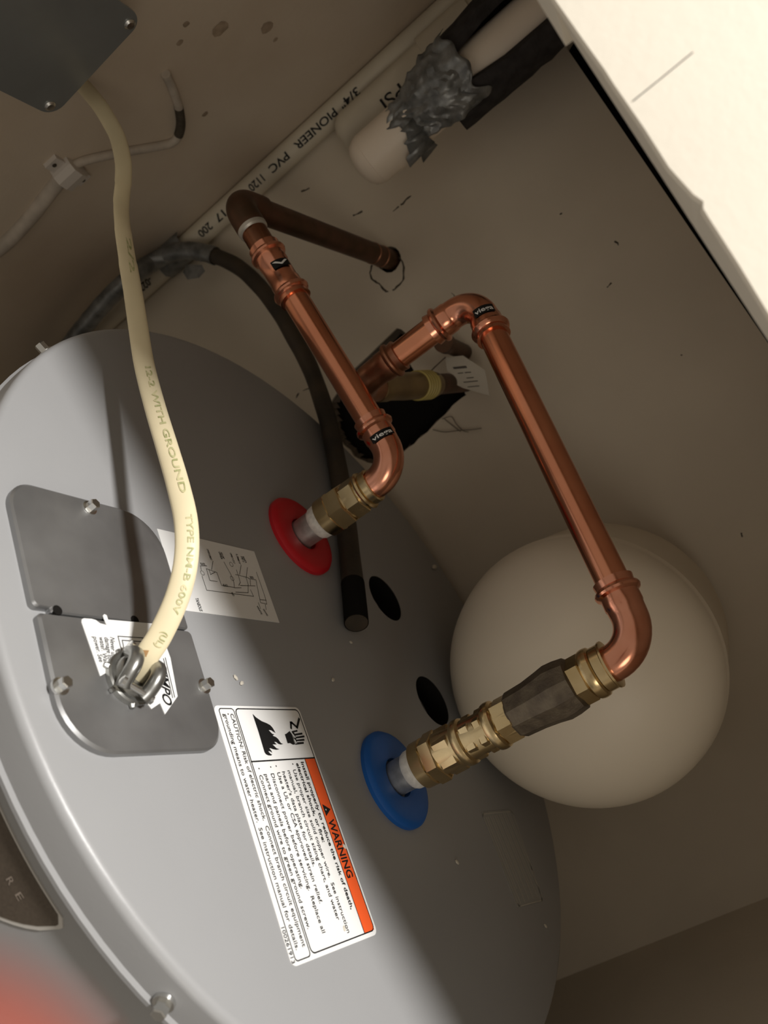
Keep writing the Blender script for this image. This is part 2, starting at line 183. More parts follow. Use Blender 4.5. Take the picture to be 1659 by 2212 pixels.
def sweep(bm, pts, radii, seg=24, caps=True, up=None, squash=None, rot=0.0, rag=None, width_dirs=None):
    """tube through pts; radii one per point; squash (a, b) flattens the section; width_dirs fixes the wide direction per point"""
    P = [Vector(p) for p in pts]; n = len(P)
    if not isinstance(radii, (list, tuple)): radii = [radii] * n
    T = []
    for i in range(n):
        t = (P[min(i + 1, n - 1)] - P[max(i - 1, 0)])
        if t.length < 1e-9: t = P[-1] - P[0]
        T.append(t.normalized())
    x, y = frame_of(T[0], up)
    rings = []
    for i in range(n):
        if i:
            q = T[i - 1].rotation_difference(T[i]); x = q @ x; x = (x - T[i] * x.dot(T[i])).normalized(); y = T[i].cross(x)
        xx, yy = x, y
        if width_dirs:
            xx = Vector(width_dirs[i]); xx = (xx - T[i] * xx.dot(T[i])).normalized(); yy = T[i].cross(xx)
        ring = []
        for k in range(seg):
            a = rot + 2 * math.pi * k / seg
            ca, sa = math.cos(a), math.sin(a)
            r = radii[i]
            if rag: r = r * (1 + rag(i, k))
            sx, sy = squash if squash else (1, 1)
            ring.append(bm.verts.new(P[i] + xx * (ca * r * sx) + yy * (sa * r * sy)))
        rings.append(ring)
    for i in range(n - 1):
        for k in range(seg):
            k2 = (k + 1) % seg
            bm.faces.new((rings[i][k], rings[i][k2], rings[i + 1][k2], rings[i + 1][k]))
    if caps:
        bm.faces.new(rings[0][::-1]); bm.faces.new(rings[-1])
    return rings

def straight(bm, a, b, prof, seg=32, caps=True, up=None, rot=0.0):
    """prof: list of (distance from a in metres, radius)"""
    a = Vector(a); d = (Vector(b) - a).normalized()
    x, y = frame_of(d, up); rings = []
    for s, r in prof:
        rings.append([bm.verts.new(a + d * s + x * (math.cos(rot + 2 * math.pi * k / seg) * r) + y * (math.sin(rot + 2 * math.pi * k / seg) * r)) for k in range(seg)])
    for i in range(len(rings) - 1):
        for k in range(seg):
            k2 = (k + 1) % seg
            bm.faces.new((rings[i][k], rings[i][k2], rings[i + 1][k2], rings[i + 1][k]))
    if caps:
        bm.faces.new(rings[0][::-1]); bm.faces.new(rings[-1])

def tube(name, a, b, r, m, parent, seg=32, **k):
    bm = bmesh.new(); L = (Vector(b) - Vector(a)).length
    straight(bm, a, b, [(0, r), (L, r)], seg); return obj(name, bm, m, parent, **k)

def prism(bm, poly, z0, z1, bevel=0.0):
    """polygon (x, y) extruded from z0 to z1"""
    vb = [bm.verts.new((x, y, z0)) for x, y in poly]; vt = [bm.verts.new((x, y, z1)) for x, y in poly]
    n = len(poly)
    side = []
    for i in range(n): side.append(bm.faces.new((vb[i], vb[(i + 1) % n], vt[(i + 1) % n], vt[i])))
    tris = tessellate_polygon([[Vector((x, y, 0)) for x, y in poly]])
    for t in tris:
        bm.faces.new([vt[i] for i in t]); bm.faces.new([vb[i] for i in t][::-1])

def rounded(pts_r, n=8):
    """pts_r: list of (x, y, radius) -> polygon with rounded corners"""
    out = []; N = len(pts_r)
    for i in range(N):
        p = Vector(pts_r[i][:2]); r = pts_r[i][2]
        a = Vector(pts_r[i - 1][:2]); c = Vector(pts_r[(i + 1) % N][:2])
        u = (a - p).normalized(); v = (c - p).normalized()
        ang = u.angle(v); t = r / math.tan(ang / 2)
        if r < 1e-5: out.append(tuple(p)); continue
        c0 = p + (u + v).normalized() * (r / math.sin(ang / 2))
        s = p + u * t; e = p + v * t
        a0 = math.atan2(s.y - c0.y, s.x - c0.x); a1 = math.atan2(e.y - c0.y, e.x - c0.x)
        d = (a1 - a0 + math.pi) % (2 * math.pi) - math.pi
        for k in range(n + 1): out.append((c0.x + r * math.cos(a0 + d * k / n), c0.y + r * math.sin(a0 + d * k / n)))
    return out

def strip(bm, pts, w, z, closed=False):
    """flat line of width w through 2-D points"""
    P = [Vector(p) for p in pts]
    if closed: P = P + [P[0]]
    for a, b in zip(P[:-1], P[1:]):
        d = (b - a)
        if d.length < 1e-7: continue
        d.normalize(); q = Vector((-d.y, d.x)) * (w / 2); e = d * (w / 2)
        bm.faces.new([bm.verts.new((p.x, p.y, z)) for p in (a - q - e, b - q + e, b + q + e, a + q - e)])

_txt = {}
def text2d(s, bold=False):
    """flat glyph mesh of a string: (verts, faces, width, height)"""
    key = (s, bold)
    if key in _txt: return _txt[key]
    cu = bpy.data.curves.new('glyphs', 'FONT'); cu.body = s; cu.resolution_u = 3
    cu.offset = 0.018 if bold else 0.006
    o = bpy.data.objects.new('glyphs', cu); COL.objects.link(o)
    dg = bpy.context.evaluated_depsgraph_get(); dg.update()
    me = bpy.data.meshes.new_from_object(o.evaluated_get(dg))
    v = [tuple(p.co[:2]) for p in me.vertices]; f = [tuple(p.vertices) for p in me.polygons]
    bpy.data.objects.remove(o); bpy.data.curves.remove(cu); bpy.data.meshes.remove(me)
    x0 = min(p[0] for p in v); x1 = max(p[0] for p in v)
    v = [(p[0] - x0, p[1]) for p in v]
    _txt[key] = (v, f, x1 - x0, 0.70)
    return _txt[key]

def put_text(bm, s, fn, width, height, bold=False, slant=0.0, cut=None):
    """fn(x, y) -> Vector; the string fills width, capitals are height tall, centred on y = 0"""
    v, f, w, h = text2d(s, bold)
    sx = width / w; sy = height / h
    tb = bmesh.new()
    tv = [tb.verts.new((x, y, 0)) for x, y in v]
    for t in f:
        try: tb.faces.new([tv[i] for i in t])
        except ValueError: pass
    if cut:
        for c in cut[1]:
            bmesh.ops.bisect_plane(tb, geom=tb.verts[:] + tb.edges[:] + tb.faces[:], plane_co=((c * w, 0, 0) if cut[0] == 'x' else (0, c * h, 0)), plane_no=((1, 0, 0) if cut[0] == 'x' else (0, 1, 0)), dist=1e-6)
    mp = {}
    for q in tb.verts:
        x, y = q.co.x, q.co.y
        mp[q] = bm.verts.new(fn(x * sx + slant * (y * sy), y * sy - height / 2))
    for t in tb.faces:
        try: bm.faces.new([mp[q] for q in t.verts])
        except ValueError: pass
    tb.free()

def flat_text(bm, s, p, q, height, z, bold=False, slant=0.0):
    p = Vector(p); q = Vector(q); d = (q - p); L = d.length; d.normalize(); up = Vector((-d.y, d.x))
    put_text(bm, s, lambda x, y: Vector((*(p + d * x + up * y), z)), L, height, bold, slant)

def hexhead(bm, c, axis, r, h, washer=True, rot=0.3):
    c = Vector(c); a = Vector(axis).normalized()
    if washer: straight(bm, c, c + a, [(0, r * 1.45), (h * 0.22, r * 1.4), (h * 0.25, r * 1.0)], 16)
    straight(bm, c + a * (h * 0.2), c + a, [(0, r), (h * 0.72, r), (h * 0.8, r * 0.86)], 6, rot=rot)

def smooth_path(pts, n=8):
    """Catmull-Rom through pts"""
    P = [Vector(p) for p in pts]; out = []
    for i in range(len(P) - 1):
        p0 = P[max(i - 1, 0)]; p1 = P[i]; p2 = P[i + 1]; p3 = P[min(i + 2, len(P) - 1)]
        for k in range(n):
            t = k / n
            out.append(0.5 * ((2 * p1) + (p2 - p0) * t + (2 * p0 - 5 * p1 + 4 * p2 - p3) * t * t + (3 * p1 - p0 - 3 * p2 + p3) * t ** 3))
    out.append(P[-1]); return out

RP = 0.0111     # copper pipe radius
def press_profile(r0=RP):
    """(distance from the lip, radius) of one press socket"""
    return [(0, r0 + .0008), (0.0004, r0 + .0024), (.002, r0 + .0022), (.0052, r0 + .0017), (.0057, r0 + .0022), (.0066, r0 + .0038), (.0082, r0 + .0044), (.0098, r0 + .0038), (.0108, r0 + .0022), (.0112, r0 + .0016), (.0185, r0 + .0016), (.0195, r0 + .0010)]

def elbow(bm, c, d1, d2, leg1, leg2, rad, press1=True, press2=True, r0=RP, body=.0008, n=12):
    """bend about corner c; leg along d1 and d2 from the corner; press sockets at the ends"""
    c = Vector(c); d1 = Vector(d1).normalized(); d2 = Vector(d2).normalized()
    ang = d1.angle(d2); t = rad / math.tan(ang / 2)
    cen = c + (d1 + d2).normalized() * (rad / math.sin(ang / 2))
    s = c + d1 * t; e = c + d2 * t
    pts = []; rr = []
    if press1:
        for q, r in press_profile(r0): pts.append(c + d1 * (leg1 - q)); rr.append(r)
    else:
        pts.append(c + d1 * leg1); rr.append(r0 + body)
    v0 = s - cen; ax = v0.cross(e - cen).normalized(); tot = v0.angle(e - cen)
    for k in range(n + 1):
        pts.append(cen + Matrix.Rotation(tot * k / n, 3, ax) @ v0); rr.append(r0 + body)
    if press2:
        for q, r in reversed(press_profile(r0)): pts.append(c + d2 * (leg2 - q)); rr.append(r)
    else:
        pts.append(c + d2 * leg2); rr.append(r0 + body)
    sweep(bm, pts, rr, 32)

def wrap_patch(bm, p, axis, facing, r, along, around, th=.0003, n=8):
    """thin patch hugging a pipe of radius r at p, centred where the surface faces 'facing'"""
    p = Vector(p); a = Vector(axis).normalized(); f = Vector(facing); f = (f - a * f.dot(a)).normalized(); g = a.cross(f)
    rows = []
    for j in range(2):
        rows.append([bm.verts.new(p + a * (along * (j - .5)) + (f * math.cos(t) + g * math.sin(t)) * (r + th)) for t in [around / r * (k / n - .5) for k in range(n + 1)]])
    for k in range(n): bm.faces.new((rows[0][k], rows[0][k + 1], rows[1][k + 1], rows[1][k]))

def wrap_text(bm, s, p, axis, facing, r, size, width, bold=False, down=False, th=.0006):
    """text running round the pipe (down=False) or along its axis (down=True)"""
    p = Vector(p); a = Vector(axis).normalized(); f = Vector(facing); f = (f - a * f.dot(a)).normalized(); g = a.cross(f)
    if down: g = -g
    def fn(x, y):
        if down: al, ar = x, y
        else: al, ar = y, x - width / 2
        t = ar / r
        return p + a * al + (f * math.cos(t) + g * math.sin(t)) * (r + th)
    put_text(bm, s, fn, width, size, bold, cut=('y', [i / 8 for i in range(1, 8)]) if down else ('x', [i / 12 for i in range(1, 12)]))

random.seed(4)
# ================================================================ SETTING
def rect_with_holes(bm, outer, holes, fn):
    loops = [outer] + holes
    edges = []
    for lp in loops:
        vs = [bm.verts.new(fn(x, y)) for x, y in lp]
        edges += [bm.edges.new((vs[i], vs[(i + 1) % len(vs)])) for i in range(len(vs))]
    return bmesh.ops.triangle_fill(bm, use_beauty=True, use_dissolve=False, edges=edges)

# back wall: a drywall sheet with two broken-out holes, its top edge short of the ceiling
hole = [(p[0], p[2]) if len(p) == 3 else tuple(p) for p in D['hole']]
hr = []
for i in range(len(hole)):
    a = Vector(hole[i]); b = Vector(hole[(i + 1) % len(hole)])
    for k in range(3):
        q = a.lerp(b, k / 3) + Vector((random.uniform(-1, 1), random.uniform(-1, 1))) * (.0012 if k else .0006)
        hr.append((q.x, q.y))
se = D['stubend']
sh = [(se[0] + .0135 * math.cos(t * math.pi / 8) * (1 + .1 * random.random()), se[2] + .0135 * math.sin(t * math.pi / 8) * (1 + .1 * random.random())) for t in range(16)]
wt = D['wtop']
outer = [(UL - .05, ZF), (UR + .05, ZF), (UR + .05, .381), (wt[2][0], .3845), (wt[1][0], .3885), (wt[1][0] - .004, .398), (UL - .05, .398)]
bm = bmesh.new()
rect_with_holes(bm, outer, [hr, sh], lambda x, y: (x, WY, y))
g = bmesh.ops.extrude_face_region(bm, geom=bm.faces[:])
bmesh.ops.translate(bm, vec=(0, .0125, 0), verts=[v for v in g['geom'] if isinstance(v, bmesh.types.BMVert)])
back = struct(obj('wall_back', bm, M['wall'], smooth=False))
# dark stud cavity behind the sheet
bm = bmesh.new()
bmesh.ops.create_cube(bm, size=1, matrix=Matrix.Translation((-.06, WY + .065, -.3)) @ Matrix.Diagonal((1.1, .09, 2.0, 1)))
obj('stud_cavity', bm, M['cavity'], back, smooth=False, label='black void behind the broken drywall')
# grimy marks, crack and fibres that belong to the wall
bm = bmesh.new()
for a, b in D['marks']:
    a = Vector(a); b = Vector(b); L = (b - a).length
    nn = max(2, int(L / .003))
    pts = [a.lerp(b, k / nn) + Vector((random.uniform(-1, 1) * .0009, 0, random.uniform(-1, 1) * .0009)) for k in range(nn + 1)]
    sweep(bm, [(p.x, WY - .0001, p.z) for p in pts], [random.uniform(.0003, .0011) for _ in pts], 6, squash=(1, 1), up=(0, 1, 0))
obj('scuff_mark', bm, M['dirt'], back, label='dark nicks and scuffs').update_tag()
bm = bmesh.new()
seg = []
for p in D['ring'] + [None]:
    if p is None:
        pts = smooth_path(seg, 4)
        sweep(bm, [(q.x + random.uniform(-1, 1) * .0006, WY - .0002, q.z + random.uniform(-1, 1) * .0006) for q in pts], [random.uniform(.0006, .0013) for _ in pts], 6, up=(0, 1, 0)); seg = []
    else: seg.append(p)
obj('crack', bm, M['dirt'], back, label='ring-shaped crack in the drywall under the pipe')
bm = bmesh.new()
for f in D['fiber']:
    pts = smooth_path(f, 6); sweep(bm, pts, [.0005] * len(pts), 6)
obj('loose_fibre', bm, M['fur'], back)
# lining of the hole: torn paper and insulation edge
bm = bmesh.new()
for i in range(len(hr)):
    p = Vector(hr[i]); c = Vector((-.21, .05)); q = p + (c - p).normalized() * random.uniform(.001, .006)
    nx = Vector(hr[(i + 1) % len(hr)])
    q2 = nx + (c - nx).normalized() * random.uniform(.001, .005)
    bm.faces.new([bm.verts.new(v) for v in ((p.x, WY + .003, p.y), (nx.x, WY + .003, nx.y), (q2.x, WY + .011, q2.y), (q.x, WY + .011, q.y))])
obj('torn_edge', bm, M['fur'], back, smooth=False)

def slab(name, x0, x1, y0, y1, z0, z1, m):
    bm = bmesh.new()
    bmesh.ops.create_cube(bm, size=1, matrix=Matrix.Translation(((x0 + x1) / 2, (y0 + y1) / 2, (z0 + z1) / 2)) @ Matrix.Diagonal((x1 - x0, y1 - y0, z1 - z0, 1)))
    return struct(obj(name, bm, m, smooth=False))
left = slab('wall_left', UL - .10, UL, -.25, WY + .1, ZF, .40, M['stained'])
right = slab('wall_right', UR, UR + .10, -.25, WY + .1, ZF, .40, M['wall'])
slab('ceiling', UL - .10, UR + .10, -.22, WY + .1, .40, .46, M['wall'])
slab('floor', -2.2, 2.2, -2.4, WY + .1, ZF - .05, ZF, M['floor'])
# brown stains and nail heads on the left wall
bm = bmesh.new()
for p, s in D['lmarks']:
    k = 10
    vs = [bm.verts.new((UL + .0003, p[1] + s * .5 * (1 + .35 * random.random()) * math.cos(2 * math.pi * i / k), p[2] + s * .62 * (1 + .35 * random.random()) * math.sin(2 * math.pi * i / k))) for i in range(k)]
    bm.faces.new(vs)
obj('stain', bm, M['stain'], left, smooth=False, label='small brown stains and old nail spots')
# front header: white drywall face with a ragged cut bottom edge, bottom edge 3 cm deep
hf = D['hf']; hb = D['hb']
def ext(pts, xl, xr):
    a = Vector(pts[0]); b = Vector(pts[1]) if len(pts) > 1 else a
    return pts
fr = [(UL - .10, hf[0][2] + .001)] + [(p[0], p[2]) for p in hf] + [(UR + .10, hf[-1][2] - .004)]
ba = [(UL - .10, hb[0][2] - .002)] + [(p[0], p[2]) for p in hb] + [(UR + .10, hb[-1][2] - .012)]
def zat(poly, x):
    for (xa, za), (xb, zb) in zip(poly[:-1], poly[1:]):
        if xa <= x <= xb: return za + (zb - za) * (x - xa) / max(xb - xa, 1e-9)
    return poly[-1][1]
xs = sorted(set([p[0] for p in fr] + [p[0] for p in ba] + [UL - .1 + i * .02 for i in range(57) if UL - .1 + i * .02 < UR + .1]))
bm = bmesh.new(); rows = []
for x in xs:
    jf = noise.noise(Vector((x * 60, 3, 1))) * .0006
    zf = zat(fr, x) + jf; zb = zat(ba, x)
    zm = (zf * .85 + zb * .15)
    rows.append([bm.verts.new(v) for v in ((x, -.25, 1.15), (x, -.25, zf + .0012), (x, -.2488, zf), (x, -.22, zb), (x, -.22, 1.15))])
for i in range(len(rows) - 1):
    for k in range(4): bm.faces.new((rows[i][k], rows[i + 1][k], rows[i + 1][k + 1], rows[i][k + 1]))
    bm.faces.new((rows[i][4], rows[i + 1][4], rows[i + 1][0], rows[i][0]))
bm.faces.new(rows[0]); bm.faces.new(rows[-1][::-1])
front = struct(obj('wall_front', bm, M['white_wall'], smooth=False))
# hairline pencil mark on the header
bm = bmesh.new()
pl = D['pencil']
sweep(bm, [(p[0], -.2501, p[2]) for p in pl], [.00022] * len(pl), 6)
obj('pencil_line', bm, M['faint'], front)

# ================================================================ WATER HEATER
R = 0.2929
heater = thing('water_heater', 'grey cylindrical electric water heater seen from above, standing in the closet corner', 'water heater', (0, 0, ZF), -PHI)
heater['_off'] = (0, 0, -ZF)
holes2 = [(-.0595, .107), (.0385, .1145)]
bm = bmesh.new()
circ = lambda cx, cy, r, n: [(cx + r * math.cos(2 * math.pi * k / n), cy + r * math.sin(2 * math.pi * k / n)) for k in range(n)]
rect_with_holes(bm, circ(0, 0, R - .005, 128), [circ(x, y, .0225, 40) for x, y in holes2], lambda x, y: (x, y, 0))
# rounded shoulder, skirt and rolled lip
prof = [(R - .005, 0)] + [(R - .005 + .005 * math.sin(a), -.005 + .005 * math.cos(a)) for a in [math.pi / 2 * k / 6 for k in range(1, 7)]] + [(R + .0005, -.0205), (R + .0022, -.0222), (R + .0022, -.0246), (R + .0008, -.026), (R - .004, -.0262)]
prev = [bm.verts.new((prof[0][0] * math.cos(2 * math.pi * k / 128), prof[0][0] * math.sin(2 * math.pi * k / 128), 0)) for k in range(128)]
for r, z in prof[1:]:
    cur = [bm.verts.new((r * math.cos(2 * math.pi * k / 128), r * math.sin(2 * math.pi * k / 128), z)) for k in range(128)]
    for k in range(128): bm.faces.new((prev[k], prev[(k + 1) % 128], cur[(k + 1) % 128], cur[k]))
    prev = cur
bmesh.ops.remove_doubles(bm, verts=bm.verts[:], dist=1e-6)
obj('top_pan', bm, M['heater'], heater, angle=40)
bm = bmesh.new()
straight(bm, (0, 0, -.020), (0, 0, -2), [(0, R - .004), (1.20, R - .004)], 128)
obj('jacket', bm, M['heater'], heater)
bm = bmesh.new()
for a in (20, 140, 260):
    a = math.radians(a); c = Vector((math.cos(a) * .24, math.sin(a) * .24, -1.2))
    straight(bm, c + Vector((0, 0, -.05)), c + Vector((0, 0, .3)), [(0, .02), (.052, .02)], 16)
obj('foot_ring', bm, M['steel'], heater)
for x, y in holes2:
    bm = bmesh.new()
    straight(bm, (x, y, -.0004), (x, y, -1), [(0, .0225), (.034, .0225)], 40, caps=False)
    straight(bm, (x, y, -.034), (x, y, -1), [(0, .0225), (.0005, .0225)], 40)
    obj('knockout_hole', bm, M['cavity'], heater, label='round dark knockout hole in the top')
for az in (-51.6, -137.5):
    a = math.radians(az); c = Vector((math.cos(a) * (R + .0004), math.sin(a) * (R + .0004), -.0165))
    bm = bmesh.new(); hexhead(bm, c, (math.cos(a), math.sin(a), 0), .0037, .0075)
    obj('rim_screw', bm, M['zinc'], heater, angle=25)
# covers over the wiring compartment
def cover(corners, name):
    poly = rounded(corners, 10)
    bm = bmesh.new()
    cx = sum(p[0] for p in poly) / len(poly); cy = sum(p[1] for p in poly) / len(poly)
    inn = [(cx + (x - cx) * .972, cy + (y - cy) * .972) for x, y in poly]
    n = len(poly)
    l0 = [bm.verts.new((x, y, .0001)) for x, y in poly]; l1 = [bm.verts.new((x, y, .0034)) for x, y in poly]; l2 = [bm.verts.new((x, y, .0046)) for x, y in inn]
    for A, B in ((l0, l1), (l1, l2)):
        for i in range(n): bm.faces.new((A[i], A[(i + 1) % n], B[(i + 1) % n], B[i]))
    bm.faces.new(l2)
    return obj(name, bm, M['steel'], heater, angle=30)
up_c = cover([(-.0778, -.272, .017), (-.0012, -.272, .003), (-.0012, -.2620, .0005), (.0012, -.2620, .0005), (.0012, -.1655, .003), (-.0778, -.1655, .027)], 'access_cover')
lo_c = cover([(.0022, -.2705, .003), (.0755, -.2705, .029), (.0755, -.1645, .017), (.0022, -.1645, .003)], 'access_cover')
for y in (-.2585, -.2078, -.18):
    bm = bmesh.new(); straight(bm, (0, y, .0035), (0, y, 1), [(0, .0028), (.0013, .0028)], 12)
    obj('slot', bm, M['cavity'], heater, label='small dark screw slot in the joint of the two cover plates')
for x, y in ((-.0712, -.2192), (.0381, -.1685), (.0418, -.2672)):
    bm = bmesh.new(); hexhead(bm, (x, y, .0038), (0, 0, 1), .0033, .0066)
    obj('cover_screw', bm, M['zinc'], heater, angle=25)
# badge on the jacket (curved plate on the cylinder)
def cyl(az, z, r): return Vector((r * math.cos(az), r * math.sin(az), z))
def badge(shrink, r0, r1):
    bm = bmesh.new()
    half = math.radians(28.4); cols = 72; top = []
    for i in range(cols + 1):
        s = -1 + 2 * i / cols; az = -math.pi / 2 + s * half * (1 - shrink * .9)
        e = abs(s)
        zt = -.0362 - .0008 * e - shrink * .05 - (.0032 * max(0, (e - .97) / .03) ** 2)
        zb = -.0405 - .075 * (1 - e ** 2.0) ** .62 + shrink * .05
        if e > .97: zb = min(zb, zt - .0015)
        top.append((az, zt, min(zb, zt - .0004)))
    V = [[bm.verts.new(cyl(a, zt, r1)), bm.verts.new(cyl(a, zb, r1)), bm.verts.new(cyl(a, zb, r0)), bm.verts.new(cyl(a, zt, r0))] for a, zt, zb in top]
    for i in range(cols):
        for k in range(4): bm.faces.new((V[i][k], V[i + 1][k], V[i + 1][(k + 1) % 4], V[i][(k + 1) % 4]))
    bm.faces.new(V[0]); bm.faces.new(V[-1][::-1])
    return bm
bd = obj('badge', badge(0, R - .0045, R - .0032), M['badge_rim'], heater, label='silver rim of the brown badge on the jacket')
obj('badge_face', badge(.018, R - .004, R - .0029), M['badge'], bd, label='dark brown badge face')
bm = bmesh.new()
for ch, az in (('R', -67.6), ('E', -66.0)):
    a0 = math.radians(az)
    put_text(bm, ch, lambda x, y: cyl(a0 + (x - .0015) / R, -.0512 + y, R - .0027), .0034, .0042)
obj('letter', bm, M['badge_text'], bd, label='pale letters R E')

# ---- labels on the top
def plate(poly, z0, z1, name, m, label=None):
    bm = bmesh.new(); prism(bm, poly, z0, z1); return obj(name, bm, m, heater, smooth=False, label=label)
wl = [(.0475, -.1607), (.1892, -.1607), (.1892, -.0790), (.0475, -.0790)]
warn = plate(rounded([(*p, .004) for p in wl], 5), .0001, .0004, 'warning_label', M['label'], 'white warning label with an orange bar and black print')
LZ = .00055
bm = bmesh.new()
prism(bm, [(.0822, -.0914), (.1864, -.0914), (.1864, -.0812), (.0822, -.0812)], .0004, .0005)
obj('orange_bar', bm, M['orange'], warn, smooth=False).location = (0, 0, 0)
bm = bmesh.new()
box1 = rounded([(.0494, -.1426, .003), (.1866, -.1426, .003), (.1866, -.0810, .003), (.0494, -.0810, .003)], 4)
box2 = rounded([(.0494, -.1568, .002), (.1872, -.1568, .002), (.1872, -.1440, .002), (.0494, -.1440, .002)], 4)
strip(bm, box1, .0007, LZ, True); strip(bm, box2, .0006, LZ, True)
strip(bm, [(.0820, -.1426), (.0820, -.0810)], .0009, LZ); strip(bm, [(.0820, -.0916), (.1866, -.0916)], .0005, LZ)
obj('border_line', bm, M['ink'], warn, smooth=False)
bm = bmesh.new()
ys = {}
for s, p, q, bo in D['lines']:
    h = .0030 if s != 'WARNING' else .0062
    if s.startswith('1002'): h = .0026
    y = (p[1] + q[1]) / 2 if s != 'WARNING' else -.0866
    flat_text(bm, s, (p[0], y), (q[0], y), h, LZ + .0001, bo)
for p in D['bul']:
    bm.faces.new([bm.verts.new((p[0] + .0005 * math.cos(t * .785), p[1] + .0005 * math.sin(t * .785), LZ)) for t in range(8)])
obj('printed_text', bm, M['ink'], warn, smooth=False)
bm = bmesh.new()
bm.faces.new([bm.verts.new((x, y, LZ + .0001)) for x, y in ((.1113, -.0898), (.1187, -.0898), (.1150, -.0832))])
obj('alert_triangle', bm, M['ink'], warn, smooth=False)
bm = bmesh.new(); prism(bm, D['flame'], LZ, LZ + .0001); obj('flame_pictogram', bm, M['ink'], warn, smooth=False)
for h in D['hand']:
    bm = bmesh.new(); prism(bm, h, LZ, LZ + .0001); obj('hand_pictogram', bm, M['ink'], warn, smooth=False)
bm = bmesh.new(); strip(bm, D['zed'], .0016, LZ + .0001); obj('wire_pictogram', bm, M['ink'], warn, smooth=False)
bm = bmesh.new()
for z in D['bolt']: strip(bm, z, .0006, LZ + .0003)
bm.faces.new([bm.verts.new((x, y, LZ + .0004)) for x, y in ((.1146, -.0888), (.1154, -.0888), (.1154, -.0881), (.1146, -.0881))])
obj('lightning_mark', bm, M['label'], warn, smooth=False)

wire = plate([(-.0725, -.1625), (-.0142, -.1625), (-.0160, -.0668), (-.0742, -.0668)], .0001, .0004, 'wiring_label', M['label'], 'white wiring diagram label')
bm = bmesh.new()
for l in D['wl']: strip(bm, l, .00042, LZ)
for c in D['wcirc']:
    strip(bm, circ(c[0], c[1], .0017, 12), .0003, LZ, True)
obj('diagram_line', bm, M['faint'], wire, smooth=False)
bm = bmesh.new()
for s, p, q in D['wt']: flat_text(bm, s, p, q, .0018 if s != 'TANEOUS' else .0028, LZ, True)
obj('printed_text', bm, M['ink'], wire, smooth=False)
faint = plate(D['third'], .0001, .0003, 'clear_label', M['greylabel'], 'faint translucent label with small grey print')
bm = bmesh.new()
for i in range(6):
    y = .121 + i * .0085
    for (xa, xb) in ((.142, .165), (.167, .186), (.188, .204)):
        nm = ['Note the clearance', 'for service and', 'maintenance here']
    strip(bm, [(.140, y), (.206, y - .004)], .0012, LZ)
    strip(bm, [(.140, y + .0035), (.195 - .004 * (i % 3), y)], .0010, LZ)
strip(bm, rounded([(.1365, .1165, .002), (.2075, .1125, .002), (.2105, .158, .002), (.1395, .174, .002)], 3), .0008, LZ, True)
obj('print_rule', bm, M['greyink'], faint, smooth=False)
bm = bmesh.new(); prism(bm, D['imp'], .0046, .0049)
imp = obj('torn_label', bm, M['label'], heater, smooth=False, label='torn white label stuck across the cover plate')
bm = bmesh.new()
for s, p, q, bo in D['impt']:
    flat_text(bm, s, p, q, .0062 if bo else (.0030 if s != 'In' else .0034), .0051, bo, .25 if bo else 0)
for l in D['impl']: strip(bm, l, .0005, .00505)
obj('printed_text', bm, M['ink'], imp, smooth=False)

# ---- nipples and collars
for x, m, nm in ((-.1016, M['red'], 'red plastic collar round the hot outlet'), (.1016, M['blue'], 'blue plastic collar round the cold inlet')):
    bm = bmesh.new()
    straight(bm, (x, .003, 0), (x, .003, 1), [(0.0001, .0355), (.0030, .0355), (.0052, .0338), (.0062, .031), (.0062, .0165), (.0050, .0142), (.0001, .0140)], 48, caps=False)
    obj('collar', bm, m, heater, label=nm)
    bm = bmesh.new()
    straight(bm, (x, .002, -.002), (x, .002, 1), [(0, .0122), (.030, .0122)], 32)
    obj('nipple', bm, M['galv'], heater)

def hw(p):   # heater frame -> world
    c, s = math.cos(PHI), math.sin(PHI)
    return Vector((p[0] * c + p[1] * s, -p[0] * s + p[1] * c, p[2]))

# ================================================================ HOT LINE
hb0 = hw((-.1016, .002, 0)); Zu = Vector((0, 0, 1))
H1 = Vector((hb0.x, hb0.y, .1030)); H2 = Vector(D['E2h']); HS = Vector(D['stubend'])
hot = thing('hot_water_pipe', 'copper hot water pipe rising from the red collar and bending into the wall', 'pipe', tuple(hb0))
bm = bmesh.new(); straight(bm, hb0 + Zu * .019, hb0 + Zu, [(0, .0126), (.002, .0137), (.006, .0141), (.010, .0139), (.011, .0125)], 32)
obj('thread_tape', bm, M['ptfe'], hot, label='white thread seal tape')
def hexring(bm, base, z0, z1, r, rot=0.2):
    straight(bm, base + Zu * z0, base + Zu * (z1 + 1), [(0, r * .95), (.0008, r), (z1 - z0 - .0008, r), (z1 - z0, r * .95)], 6, rot=rot)
bm = bmesh.new()
straight(bm, hb0 + Zu * .028, hb0 + Zu, [(0, .0150), (.0006, .0160), (.011, .0162), (.0118, .0152), (.0245, .0148), (.026, .0138), (.037, .0136)], 40)
hexring(bm, hb0, .0390, .0530, .0178)
hexring(bm, hb0, .0535, .0660, .0158, .45)
straight(bm, hb0 + Zu * .066, hb0 + Zu, [(0, .0130), (.0012, .0130), (.002, .0150), (.0036, .0158), (.0052, .0150), (.006, .0132), (.0065, .0138), (.0115, .0140), (.0125, .0134), (.0127, .0118)], 40)
obj('brass_adapter', bm, M['brass'], hot, angle=28, label='brass hex adapter')
dr = (H2 - H1).normalized()
bm = bmesh.new(); elbow(bm, H1, -Zu, dr, .030, .046, .021, press1=False)
e1 = obj('elbow', bm, M['copper_fit'], hot)
Lr = (H2 - H1).length
bm = bmesh.new(); straight(bm, H1 + dr * .030, H2, [(0, RP), (Lr - .030 - .02, RP)], 32)
obj('copper_tube', bm, M['copper'], hot)
